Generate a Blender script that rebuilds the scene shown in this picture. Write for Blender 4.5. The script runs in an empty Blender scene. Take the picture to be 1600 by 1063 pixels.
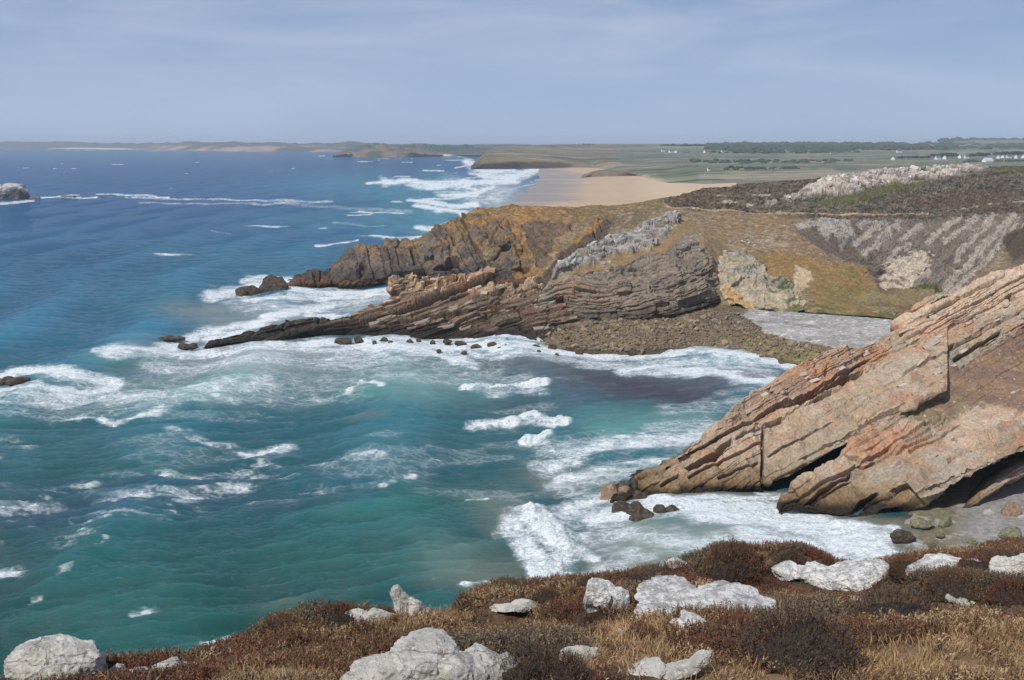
import bpy, bmesh, math, random
import numpy as np
from mathutils import Vector, Matrix
R = math.radians
sc = bpy.context.scene
COL = sc.collection
rng = np.random.default_rng(7); random.seed(7)

# ------------------------------------------------------------------ camera
F = 1500.0; H = 60.0; PITCH = math.atan(310.0/1500.0)
CP, SP = math.cos(PITCH), math.sin(PITCH)
cd = bpy.data.cameras.new('camera'); cam = bpy.data.objects.new('camera', cd); COL.objects.link(cam)
cd.sensor_width = 36; cd.lens = 36*F/1600; cd.clip_start = .1; cd.clip_end = 80000
cam.location = (0, 0, H); cam.rotation_euler = (R(90)-PITCH, 0, 0)
sc.camera = cam
# ------------------------------------------------------------------ world, sun, exposure
SUN_AZ, SUN_EL = 222.0, 50.0
w = bpy.data.worlds.new('World'); sc.world = w; w.use_nodes = True
nt = w.node_tree; N = nt.nodes; L = nt.links; N.clear()
wo = N.new('ShaderNodeOutputWorld'); bg = N.new('ShaderNodeBackground'); sky = N.new('ShaderNodeTexSky')
sky.sky_type = 'NISHITA'; sky.sun_disc = False; sky.sun_elevation = R(SUN_EL); sky.sun_rotation = R(SUN_AZ)
sky.air_density = 1.0; sky.dust_density = 0.6; sky.ozone_density = 3.0; sky.altitude = 60
tc = N.new('ShaderNodeTexCoord'); mp = N.new('ShaderNodeMapping'); mp.inputs['Scale'].default_value = (1.0, 1.0, 6.0)
mp.inputs['Rotation'].default_value = (0, R(4), 0)
n1 = N.new('ShaderNodeTexNoise'); n1.inputs['Scale'].default_value = 2.6; n1.inputs['Detail'].default_value = 6; n1.inputs['Roughness'].default_value = .55
n1.inputs['Distortion'].default_value = .4
mr = N.new('ShaderNodeMapRange'); mr.inputs['From Min'].default_value = .30; mr.inputs['From Max'].default_value = .74; mr.inputs['To Max'].default_value = .95
mr.interpolation_type = 'SMOOTHSTEP'
hs = N.new('ShaderNodeHueSaturation'); hs.inputs['Saturation'].default_value = 1.0
veil = N.new('ShaderNodeMixRGB'); veil.inputs['Fac'].default_value = .72; veil.inputs['Color2'].default_value = (3.2, 4.7, 8.0, 1)
mx = N.new('ShaderNodeMixRGB'); mx.inputs['Color2'].default_value = (6.6, 7.3, 9.2, 1)
L.new(tc.outputs['Generated'], mp.inputs['Vector']); L.new(mp.outputs['Vector'], n1.inputs['Vector']); L.new(n1.outputs['Fac'], mr.inputs['Value'])
L.new(sky.outputs['Color'], hs.inputs['Color']); L.new(hs.outputs['Color'], veil.inputs['Color1'])
L.new(veil.outputs['Color'], mx.inputs['Color1']); L.new(mr.outputs['Result'], mx.inputs['Fac'])
sx = N.new('ShaderNodeSeparateXYZ'); L.new(tc.outputs['Generated'], sx.inputs[0]); hr = N.new('ShaderNodeMapRange'); hr.interpolation_type = 'SMOOTHSTEP'
hr.inputs['From Min'].default_value = 0.; hr.inputs['From Max'].default_value = .17; hr.inputs['To Min'].default_value = .75; hr.inputs['To Max'].default_value = 0.; L.new(sx.outputs[2], hr.inputs['Value'])
hz_ = N.new('ShaderNodeMixRGB'); hz_.inputs['Color2'].default_value = (5.2, 6.9, 9.6, 1); L.new(hr.outputs[0], hz_.inputs['Fac']); L.new(mx.outputs['Color'], hz_.inputs['Color1'])
L.new(hz_.outputs['Color'], bg.inputs['Color']); bg.inputs['Strength'].default_value = .075
L.new(bg.outputs['Background'], wo.inputs['Surface'])
sl = bpy.data.lights.new('sun', 'SUN'); so = bpy.data.objects.new('sun', sl); COL.objects.link(so)
sl.energy = 4.0; sl.angle = R(.53); sl.color = (1, .96, .90)
ts = Vector((math.sin(R(SUN_AZ))*math.cos(R(SUN_EL)), math.cos(R(SUN_AZ))*math.cos(R(SUN_EL)), math.sin(R(SUN_EL))))
so.rotation_euler = ts.to_track_quat('Z', 'Y').to_euler(); so.location = (0, 0, 200)
sc.view_settings.view_transform = 'Standard'; sc.view_settings.look = 'None'; sc.view_settings.gamma = 1
sc.view_settings.exposure = 0.0; sc.view_settings.use_curve_mapping = False
sc.render.engine = 'CYCLES'; sc.cycles.max_bounces = 5; sc.cycles.volume_bounces = 0

# ------------------------------------------------------------------ numeric helpers
def hashf(ix, iy, iz, seed=0):
    with np.errstate(over='ignore'):
        n = (ix.astype(np.int64)*374761393 + iy.astype(np.int64)*668265263 + iz.astype(np.int64)*1274126177 + seed*974634777) & 0xFFFFFFFF
        n = n.astype(np.uint32); n ^= n >> np.uint32(13); n = n*np.uint32(1274126177); n ^= n >> np.uint32(16)
        n = n*np.uint32(2246822519); n ^= n >> np.uint32(15)
    return (n & np.uint32(0xFFFFFF)).astype(np.float32)/np.float32(0xFFFFFF)
def vnoise(x, y, z, seed=0):
    fx, fy, fz = np.floor(x), np.floor(y), np.floor(z)
    ix, iy, iz = fx.astype(np.int64), fy.astype(np.int64), fz.astype(np.int64)
    x, y, z = x-fx, y-fy, z-fz
    x, y, z = x*x*(3-2*x), y*y*(3-2*y), z*z*(3-2*z)
    def lx(b, c): return hashf(ix, iy+b, iz+c, seed)*(1-x) + hashf(ix+1, iy+b, iz+c, seed)*x
    return (lx(0, 0)*(1-y)+lx(1, 0)*y)*(1-z) + (lx(0, 1)*(1-y)+lx(1, 1)*y)*z
def fbm(P, scale, octv=4, seed=0, stretch=(1, 1, 1), gain=.5):
    a, t, out = 1.0, 0.0, 0.0
    s = np.array([1/(scale*k) for k in stretch])
    for i in range(octv):
        q = P*s*(2.03**i)
        out = out + a*vnoise(q[:, 0]+i*17.3, q[:, 1]+i*9.1, q[:, 2]+i*5.7, seed+i*31); t += a; a *= gain
    return out/t                                            # 0..1, mean .5
def ss(a, b, x):
    t = np.clip((x-a)/(b-a), 0, 1); return t*t*(3-2*t)
def lin(rgb, k=1.0):
    c = np.array(rgb, float)/255.; return np.where(c <= .04045, c/12.92, ((c+.055)/1.055)**2.4)*k
AK = .80
def A(r, g, b): return lin((r, g, b), AK)

# a pixel of the 1600x1063 photograph and a depth or a height give a point of the place
def ratio(py):
    v = (531.5-py)/F; return (-SP+CP*v)/(CP+SP*v)
def Wp(px, py, z=0.): return (px, (z-H)/ratio(py), z)
def Dp(px, py, Y): return (px, Y, H+Y*ratio(py))
def Bp(px, Y, z): return (px, Y, z)
def world(px, Y, z):
    zr = (z-H)/Y; v = (zr*CP+SP)/(CP-zr*SP); dy = CP+SP*v
    return np.stack([(px-800)/F*Y/dy, Y, z], -1)
def pt(a): return Vector(world(np.array(float(a[0])), np.array(float(a[1])), np.array(float(a[2]))))
def proj(P):
    Y = np.maximum(P[:, 1], 1e-3); zr = (P[:, 2]-H)/Y; v = (zr*CP+SP)/(CP-zr*SP); dy = CP+SP*v
    return 800+P[:, 0]/Y*dy*F, 531.5-v*F

def mk_mesh(name, V, Fc, smooth=True):
    me = bpy.data.meshes.new(name); V = np.asarray(V, np.float32); Fc = np.asarray(Fc, np.int32); k = Fc.shape[1]
    me.vertices.add(len(V)); me.vertices.foreach_set('co', V.ravel())
    me.loops.add(Fc.size); me.loops.foreach_set('vertex_index', Fc.ravel())
    me.polygons.add(len(Fc)); me.polygons.foreach_set('loop_start', np.arange(0, Fc.size, k, dtype=np.int32))
    me.polygons.foreach_set('loop_total', np.full(len(Fc), k, np.int32))
    me.update(calc_edges=True); me.polygons.foreach_set('use_smooth', np.full(len(Fc), smooth))
    return me
def set_col(me, col, name='Col'):
    a = me.color_attributes.new(name, 'FLOAT_COLOR', 'POINT')
    c = np.ones((len(me.vertices), 4), np.float32); c[:, :3] = np.clip(col, 0, 1); a.data.foreach_set('color', c.ravel())
def set_f(me, arr, name):
    a = me.attributes.new(name, 'FLOAT', 'POINT'); a.data.foreach_set('value', np.asarray(arr, np.float32))
def obj(name, me, mat=None, parent=None):
    o = bpy.data.objects.new(name, me); COL.objects.link(o)
    if mat is not None and me is not None and not me.materials: me.materials.append(mat)
    if parent is not None: o.parent = parent
    return o
def tag(o, label=None, cat=None, group=None, kind=None):
    if label: o['label'] = label
    if cat: o['category'] = cat
    if group: o['group'] = group
    if kind: o['kind'] = kind
    return o
def empty(name, loc, rz=0):
    o = bpy.data.objects.new(name, None); COL.objects.link(o); o.location = loc; o.rotation_euler = (0, 0, rz)
    o.empty_display_size = .2; return o
def grid_faces(nr, nc, keep=None):
    i = np.arange(nr*nc).reshape(nr, nc)
    f = np.stack([i[:-1, :-1], i[:-1, 1:], i[1:, 1:], i[1:, :-1]], -1).reshape(-1, 4)
    return f if keep is None else f[keep]

class Sheet: pass
def loft(rows, px0, px1, du, dv, seed=0):
    """rows run from near to far; each is a list of (px, depth, height) read as a function of px"""
    cols = np.arange(px0, px1+du, du)
    pts = []
    for r in rows:
        a = np.array(r, float); o = np.argsort(a[:, 0]); a = a[o]
        Y = np.exp(np.interp(cols, a[:, 0], np.log(a[:, 1]))); z = np.interp(cols, a[:, 0], a[:, 2])
        pts.append(world(cols, Y, z))
    pts = np.array(pts)                                     # R,C,3
    k = len(pts); out = []
    for i in range(k-1):
        p0, p1, p2, p3 = pts[max(i-1, 0)], pts[i], pts[i+1], pts[min(i+2, k-1)]
        ax, ay = proj(p1); bx, by = proj(p2)
        n = int(np.clip(np.percentile(np.abs(by-ay), 92)/dv, 3, 400))
        d01 = np.linalg.norm(p1-p0, axis=1)+1e-6; d12 = np.linalg.norm(p2-p1, axis=1)+1e-6; d23 = np.linalg.norm(p3-p2, axis=1)+1e-6
        m1 = (p2-p0)/(d01+d12)[:, None]*d12[:, None]; m2 = (p3-p1)/(d12+d23)[:, None]*d12[:, None]
        m1 = m1*.6; m2 = m2*.6
        for j in range(n):
            t = j/n; h00 = 2*t**3-3*t**2+1; h10 = t**3-2*t**2+t; h01 = -2*t**3+3*t**2; h11 = t**3-t**2
            out.append(h00*p1+h10*m1+h01*p2+h11*m2)
    out.append(pts[-1]); G = np.array(out)
    s = Sheet(); s.nr, s.nc = G.shape[:2]; s.P = G.reshape(-1, 3); s.px, s.py = proj(s.P)
    s.N = normals(s.P, s.nr, s.nc); s.col = np.tile(A(130, 110, 80), (len(s.P), 1)); s.G0 = s.P.copy()
    return s
def normals(P, nr, nc):
    G = P.reshape(nr, nc, 3); a = np.gradient(G, axis=1); b = np.gradient(G, axis=0)
    n = np.cross(a, b); n /= (np.linalg.norm(n, axis=2, keepdims=True)+1e-9); return n.reshape(-1, 3)
def smooth_n(s, it=6):
    n = s.N.reshape(s.nr, s.nc, 3).copy()
    for _ in range(it):
        n[1:-1] = (n[:-2]+n[1:-1]+n[2:])/3; n[:, 1:-1] = (n[:, :-2]+n[:, 1:-1]+n[:, 2:])/3
    n /= np.linalg.norm(n, axis=2, keepdims=True)+1e-9; return n.reshape(-1, 3)
def sdist(x, y, poly):
    """signed distance to a polygon, negative inside"""
    p = np.array(poly, float); d = np.full(x.shape, 1e9); ins = np.zeros(x.shape, bool)
    for i in range(len(p)):
        a, b = p[i], p[(i+1) % len(p)]; e = b-a; wx, wy = x-a[0], y-a[1]
        t = np.clip((wx*e[0]+wy*e[1])/(e@e+1e-9), 0, 1)
        d = np.minimum(d, (wx-e[0]*t)**2+(wy-e[1]*t)**2)
        c = (a[1] > y) != (b[1] > y)
        with np.errstate(divide='ignore', invalid='ignore'):
            ins ^= c & (x < (b[0]-a[0])*(y-a[1])/(b[1]-a[1]+1e-12)+a[0])
    d = np.sqrt(d); return np.where(ins, -d, d)
def ldist(x, y, line, aspect=1.):
    p = np.array(line, float); d = np.full(np.shape(x), 1e9)
    for a, b in zip(p[:-1], p[1:]):
        e = (b-a)*np.array([1, aspect]); wx, wy = x-a[0], (y-a[1])*aspect
        t = np.clip((wx*e[0]+wy*e[1])/(e@e+1e-9), 0, 1)
        d = np.minimum(d, (wx-e[0]*t)**2+(wy-e[1]*t)**2)
    return np.sqrt(d)
def pm(s, poly, soft=5, warp=8, wl=12, seed=0):
    key = (warp, wl, seed)
    if not hasattr(s, 'wc'): s.wc = {}
    if key not in s.wc:
        Q = np.stack([s.px, s.py*1.6, np.zeros_like(s.px)], 1)
        s.wc[key] = ((fbm(Q, wl, 3, 900+seed)-.5)*warp*2, (fbm(Q, wl, 3, 950+seed)-.5)*warp*2*.6)
    wx, wy = s.wc[key]
    return 1-ss(-soft/2, soft/2, sdist(s.px+wx, s.py+wy, poly))
def rough(s, m, sc_, seed, k=.9, stretch=(1, 1, 1)): return ss(.42, .60, m+(fbm(s.P, sc_, 5, seed, stretch, .62)-.5)*k*2*np.clip(m*4, 0, 1))
def paint(s, m, rgb, k=1.0):
    c = A(*rgb); m = np.clip(m*k, 0, 1)[:, None]; s.col = s.col*(1-m)+c*m
def mottle(s, amt, scale, seed, stretch=(1, 1, 1), octv=4):
    n = fbm(s.P, scale, octv, seed, stretch); s.col = s.col*(1+amt*(n-.5)*2)[:, None]
def finish(s, name, mat, smooth=False, keep=None):
    me = mk_mesh(name, s.P, grid_faces(s.nr, s.nc, keep), smooth); set_col(me, s.col); return obj(name, me, mat)
def unit(v): v = np.array(v, float); return v/np.linalg.norm(v)
def strata(P, n, along, thick, length, seed, warp=1.0, wscale=25., groove=.25, jn=.8):
    """stepped bedding: every layer and every block of a layer has its own set-back; joints are recessed"""
    n, along = unit(n), unit(along)
    wv = (fbm(P, wscale, 3, seed)-.5)*2*warp
    s = P@n+wv; u = s/thick
    lay = u+.55*np.sin(u*1.13+.5)+.22*np.sin(u*2.9+1); k = np.floor(lay); f = lay-k
    t = P@along/length+hashf(k, k*0+3, k*0, seed+1)*9+(fbm(P, wscale*.3, 2, seed+5)-.5)*jn; tk = np.floor(t); tf = t-tk
    h1 = hashf(k, k*0, k*0+1, seed+2)-.5; h2 = hashf(k, tk, k*0+2, seed+3)-.5
    e = np.minimum(f, 1-f)*thick; g = -groove*np.exp(-(e/(.13*thick))**2)*(hashf(k, k*0, k*0+7, seed+9) > .3)
    e2 = np.minimum(tf, 1-tf)*length; g2 = -groove*.8*np.exp(-(e2/(.05*length+.05))**2)*(h2 > -.1)
    return h1, h2, g+g2, k, tk

# ------------------------------------------------------------------ materials
def mat(name): 
    m = bpy.data.materials.new(name); m.use_nodes = True; m.node_tree.nodes.clear(); return m, m.node_tree.nodes, m.node_tree.links
def ground_mat(name, scale=1., amt=.35, bump=.3, rough=.95, bscale=None, dist=.1, spec=.15, attr='Col'):
    m, N, L = mat(name); o = N.new('ShaderNodeOutputMaterial'); b = N.new('ShaderNodeBsdfPrincipled')
    a = N.new('ShaderNodeAttribute'); a.attribute_name = attr; t = N.new('ShaderNodeTexCoord')
    n = N.new('ShaderNodeTexNoise'); n.inputs['Scale'].default_value = scale; n.inputs['Detail'].default_value = 9; n.inputs['Roughness'].default_value = .68
    r = N.new('ShaderNodeMapRange'); r.inputs['From Min'].default_value = .3; r.inputs['From Max'].default_value = .7
    r.inputs['To Min'].default_value = 1-amt; r.inputs['To Max'].default_value = 1+amt
    mu = N.new('ShaderNodeVectorMath'); mu.operation = 'SCALE'
    L.new(t.outputs['Object'], n.inputs['Vector']); L.new(n.outputs['Fac'], r.inputs['Value'])
    L.new(a.outputs['Color'], mu.inputs[0]); L.new(r.outputs['Result'], mu.inputs['Scale']); L.new(mu.outputs['Vector'], b.inputs['Base Color'])
    n2 = N.new('ShaderNodeTexNoise'); n2.inputs['Scale'].default_value = bscale or scale*2.3; n2.inputs['Detail'].default_value = 8; n2.inputs['Roughness'].default_value = .7
    L.new(t.outputs['Object'], n2.inputs['Vector'])
    bp = N.new('ShaderNodeBump'); bp.inputs['Strength'].default_value = bump; bp.inputs['Distance'].default_value = dist
    L.new(n2.outputs['Fac'], bp.inputs['Height']); L.new(bp.outputs['Normal'], b.inputs['Normal'])
    b.inputs['Roughness'].default_value = rough; b.inputs['Specular IOR Level'].default_value = spec
    L.new(b.outputs['BSDF'], o.inputs['Surface']); return m
def rock_mat(name, c1, c2, c3, scale=1., bump=.5, dist=.05, moss=None, rnd=.0, crack=0.):
    """mottled stone, optionally with fine cracks"""
    m, N, L = mat(name); o = N.new('ShaderNodeOutputMaterial'); b = N.new('ShaderNodeBsdfPrincipled'); t = N.new('ShaderNodeTexCoord')
    def noise(s, d=8, r=.65, dist=0.):
        n = N.new('ShaderNodeTexNoise'); n.inputs['Scale'].default_value = s; n.inputs['Detail'].default_value = d; n.inputs['Roughness'].default_value = r
        n.inputs['Distortion'].default_value = dist; L.new(t.outputs['Object'], n.inputs['Vector']); return n
    def rng_(n, a, b_):
        r = N.new('ShaderNodeMapRange'); r.inputs['From Min'].default_value = a; r.inputs['From Max'].default_value = b_; L.new(n.outputs[0], r.inputs['Value']); return r
    m1 = N.new('ShaderNodeMixRGB'); m1.inputs['Color1'].default_value = (*c1, 1); m1.inputs['Color2'].default_value = (*c2, 1)
    L.new(rng_(noise(scale), .44, .56).outputs[0], m1.inputs['Fac'])
    m2 = N.new('ShaderNodeMixRGB'); m2.inputs['Color2'].default_value = (*c3, 1); L.new(m1.outputs[0], m2.inputs['Color1'])
    L.new(rng_(noise(scale*2.7, 8, .7, .6), .53, .62).outputs[0], m2.inputs['Fac']); last = m2
    if moss is not None:
        m3 = N.new('ShaderNodeMixRGB'); m3.inputs['Color2'].default_value = (*moss, 1); L.new(last.outputs[0], m3.inputs['Color1'])
        r = rng_(noise(scale*1.3, 9, .72), .54, .66); r.inputs['To Max'].default_value = .85; L.new(r.outputs[0], m3.inputs['Fac']); last = m3
    if rnd:
        oi = N.new('ShaderNodeObjectInfo'); hv = N.new('ShaderNodeHueSaturation'); r = N.new('ShaderNodeMapRange')
        r.inputs['To Min'].default_value = 1-rnd; r.inputs['To Max'].default_value = 1+rnd; L.new(oi.outputs['Random'], r.inputs['Value'])
        L.new(r.outputs[0], hv.inputs['Value']); L.new(last.outputs[0], hv.inputs['Color']); last = hv
    L.new(last.outputs[0], b.inputs['Base Color'])
    bp = N.new('ShaderNodeBump'); bp.inputs['Strength'].default_value = bump; bp.inputs['Distance'].default_value = dist
    L.new(noise(scale*3.1, 10, .7).outputs[0], bp.inputs['Height']); L.new(bp.outputs[0], b.inputs['Normal'])
    if crack:
        vo = N.new('ShaderNodeTexVoronoi'); vo.feature = 'DISTANCE_TO_EDGE'; vo.inputs['Scale'].default_value = crack
        va = N.new('ShaderNodeVectorMath'); va.operation = 'MULTIPLY_ADD'; va.inputs[1].default_value = (.35, .35, .35)
        nn_ = noise(crack*.9, 5, .6); L.new(nn_.outputs['Color'], va.inputs[0]); mp_ = N.new('ShaderNodeMapping'); mp_.inputs['Scale'].default_value = (1, 1, 2.2); mp_.inputs['Rotation'].default_value = (.4, .5, .3)
        L.new(t.outputs['Object'], mp_.inputs['Vector']); L.new(mp_.outputs[0], va.inputs[2]); L.new(va.outputs[0], vo.inputs['Vector'])
        cm = N.new('ShaderNodeMapRange'); cm.inputs['From Max'].default_value = .02; L.new(vo.outputs['Distance'], cm.inputs['Value'])
        bc = N.new('ShaderNodeBump'); bc.inputs['Strength'].default_value = 1.; bc.inputs['Distance'].default_value = .012; L.new(cm.outputs[0], bc.inputs['Height']); L.new(bc.outputs[0], bp.inputs['Normal'])
    b.inputs['Roughness'].default_value = .9; b.inputs['Specular IOR Level'].default_value = .2
    L.new(b.outputs[0], o.inputs['Surface']); return m
def plain_mat(name, c, rough=.8, n=.15, scale=4.):
    return rock_mat(name, c, tuple(x*(1-n) for x in c), tuple(x*(1+n) for x in c), scale, .1, .01)

M_land = ground_mat('headland_rock', 1.1, .38, .5, dist=.3)
M_slab = ground_mat('layered_slab_rock', 2.2, .34, .7, dist=.16, bscale=4.)
M_far = ground_mat('far_land', .02, .2, .1, dist=1.)
M_ground = ground_mat('heath_soil', 3., .35, .6, dist=.04, bscale=14)
M_sand = ground_mat('beach_sand', .05, .08, .02, dist=.05)
M_sea, N, L = mat('sea_water')
o_ = N.new('ShaderNodeOutputMaterial'); b_ = N.new('ShaderNodeBsdfGlossy'); bd = N.new('ShaderNodeBsdfDiffuse'); fo = N.new('ShaderNodeBsdfDiffuse')
ac = N.new('ShaderNodeAttribute'); ac.attribute_name = 'Col'; af = N.new('ShaderNodeAttribute'); af.attribute_name = 'foam'
tt = N.new('ShaderNodeTexCoord')
def nz(s, d, r, sx=(1, 1, 1), dist=0.):
    mpp = N.new('ShaderNodeMapping'); mpp.inputs['Scale'].default_value = sx; mpp.inputs['Rotation'].default_value = (0, 0, R(-17))
    L.new(tt.outputs['Object'], mpp.inputs['Vector'])
    n = N.new('ShaderNodeTexNoise'); n.inputs['Scale'].default_value = s; n.inputs['Detail'].default_value = d; n.inputs['Roughness'].default_value = r
    n.inputs['Distortion'].default_value = dist; L.new(mpp.outputs[0], n.inputs['Vector']); return n
fn = nz(.34, 12, .74, (.55, 1, 1), 1.0)
fr = N.new('ShaderNodeMapRange'); fr.inputs['From Min'].default_value = .30; fr.inputs['From Max'].default_value = .70; fr.inputs['To Min'].default_value = .11; fr.inputs['To Max'].default_value = 1.05; L.new(fn.outputs[0], fr.inputs['Value'])
sb = N.new('ShaderNodeMath'); sb.operation = 'SUBTRACT'; L.new(af.outputs['Fac'], sb.inputs[0]); L.new(fr.outputs[0], sb.inputs[1])
fm = N.new('ShaderNodeMapRange'); fm.interpolation_type = 'SMOOTHSTEP'; fm.inputs['From Min'].default_value = -.06; fm.inputs['From Max'].default_value = .36
L.new(sb.outputs[0], fm.inputs['Value'])
fo.inputs['Color'].default_value = (.72, .75, .76, 1)
b1 = N.new('ShaderNodeBump'); b1.inputs['Strength'].default_value = 1.; b1.inputs['Distance'].default_value = .30
wn = nz(1.9, 8, .70, (.24, 1, 1), .2); L.new(wn.outputs[0], b1.inputs['Height'])
b2 = N.new('ShaderNodeBump'); b2.inputs['Strength'].default_value = .6; b2.inputs['Distance'].default_value = 2.4
wn2 = nz(.12, 6, .62, (.28, 1, 1), .2); L.new(wn2.outputs[0], b2.inputs['Height']); L.new(b2.outputs[0], b1.inputs['Normal'])
L.new(b1.outputs[0], b_.inputs['Normal']); L.new(b1.outputs[0], fo.inputs['Normal'])
L.new(ac.outputs['Color'], bd.inputs['Color']); b_.inputs['Roughness'].default_value = .06
fz = N.new('ShaderNodeFresnel'); fz.inputs['IOR'].default_value = 1.48; L.new(b1.outputs[0], fz.inputs['Normal'])
fc = N.new('ShaderNodeMapRange'); fc.inputs['From Min'].default_value = .0; fc.inputs['From Max'].default_value = .36; fc.inputs['To Min'].default_value = .0; fc.inputs['To Max'].default_value = .36; L.new(fz.outputs[0], fc.inputs['Value'])
up = N.new('ShaderNodeCombineXYZ'); up.inputs[2].default_value = 1.; L.new(up.outputs[0], bd.inputs['Normal'])
sw = N.new('ShaderNodeMixShader'); L.new(fc.outputs[0], sw.inputs[0]); L.new(bd.outputs[0], sw.inputs[1]); L.new(b_.outputs[0], sw.inputs[2])
fn3 = nz(1.9, 6, .7, (.5, 1, 1), 1.5); f3 = N.new('ShaderNodeMapRange'); f3.inputs['From Min'].default_value = .35; f3.inputs['From Max'].default_value = .58; f3.inputs['To Min'].default_value = .30; f3.inputs['To Max'].default_value = 1.0; L.new(fn3.outputs[0], f3.inputs['Value'])
ml = N.new('ShaderNodeMapRange'); ml.interpolation_type = 'SMOOTHSTEP'; ml.inputs['From Min'].default_value = .12; ml.inputs['From Max'].default_value = 1.1; ml.inputs['To Max'].default_value = .34; L.new(af.outputs['Fac'], ml.inputs['Value'])
def net(scale, wid, lo, hi, k):
    mpp = N.new('ShaderNodeMapping'); mpp.inputs['Scale'].default_value = (.6, 1, 1); mpp.inputs['Rotation'].default_value = (0, 0, R(-17)); L.new(tt.outputs['Object'], mpp.inputs['Vector'])
    dn = N.new('ShaderNodeTexNoise'); dn.inputs['Scale'].default_value = scale*.8; dn.inputs['Detail'].default_value = 5; L.new(mpp.outputs[0], dn.inputs['Vector'])
    va = N.new('ShaderNodeVectorMath'); va.operation = 'MULTIPLY_ADD'; va.inputs[1].default_value = (1.6/scale,)*3; L.new(dn.outputs['Color'], va.inputs[0]); L.new(mpp.outputs[0], va.inputs[2])
    vo = N.new('ShaderNodeTexVoronoi'); vo.feature = 'DISTANCE_TO_EDGE'; vo.inputs['Scale'].default_value = scale; L.new(va.outputs[0], vo.inputs['Vector'])
    a1 = N.new('ShaderNodeMapRange'); a1.inputs['From Max'].default_value = wid; a1.inputs['To Min'].default_value = k; a1.inputs['To Max'].default_value = 0.; L.new(vo.outputs['Distance'], a1.inputs['Value'])
    a2 = N.new('ShaderNodeMapRange'); a2.interpolation_type = 'SMOOTHSTEP'; a2.inputs['From Min'].default_value = lo; a2.inputs['From Max'].default_value = hi; L.new(af.outputs['Fac'], a2.inputs['Value'])
    a3 = N.new('ShaderNodeMath'); a3.operation = 'MULTIPLY'; L.new(a1.outputs[0], a3.inputs[0]); L.new(a2.outputs[0], a3.inputs[1]); return a3
nA, nB = net(.55, .20, .14, .75, .8), net(1.5, .22, .24, .85, .75)
m1_ = N.new('ShaderNodeMath'); m1_.operation = 'MAXIMUM'; L.new(nA.outputs[0], m1_.inputs[0]); L.new(nB.outputs[0], m1_.inputs[1])
m2_ = N.new('ShaderNodeMath'); m2_.operation = 'MAXIMUM'; L.new(m1_.outputs[0], m2_.inputs[0]); L.new(ml.outputs[0], m2_.inputs[1])
mm = N.new('ShaderNodeMath'); mm.operation = 'MAXIMUM'; L.new(fm.outputs[0], mm.inputs[0]); L.new(m2_.outputs[0], mm.inputs[1])
mk = N.new('ShaderNodeMath'); mk.operation = 'MULTIPLY'; L.new(mm.outputs[0], mk.inputs[0]); L.new(f3.outputs[0], mk.inputs[1])
ms = N.new('ShaderNodeMixShader'); L.new(mk.outputs[0], ms.inputs[0]); L.new(sw.outputs[0], ms.inputs[1]); L.new(fo.outputs[0], ms.inputs[2]); L.new(ms.outputs[0], o_.inputs['Surface'])

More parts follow.
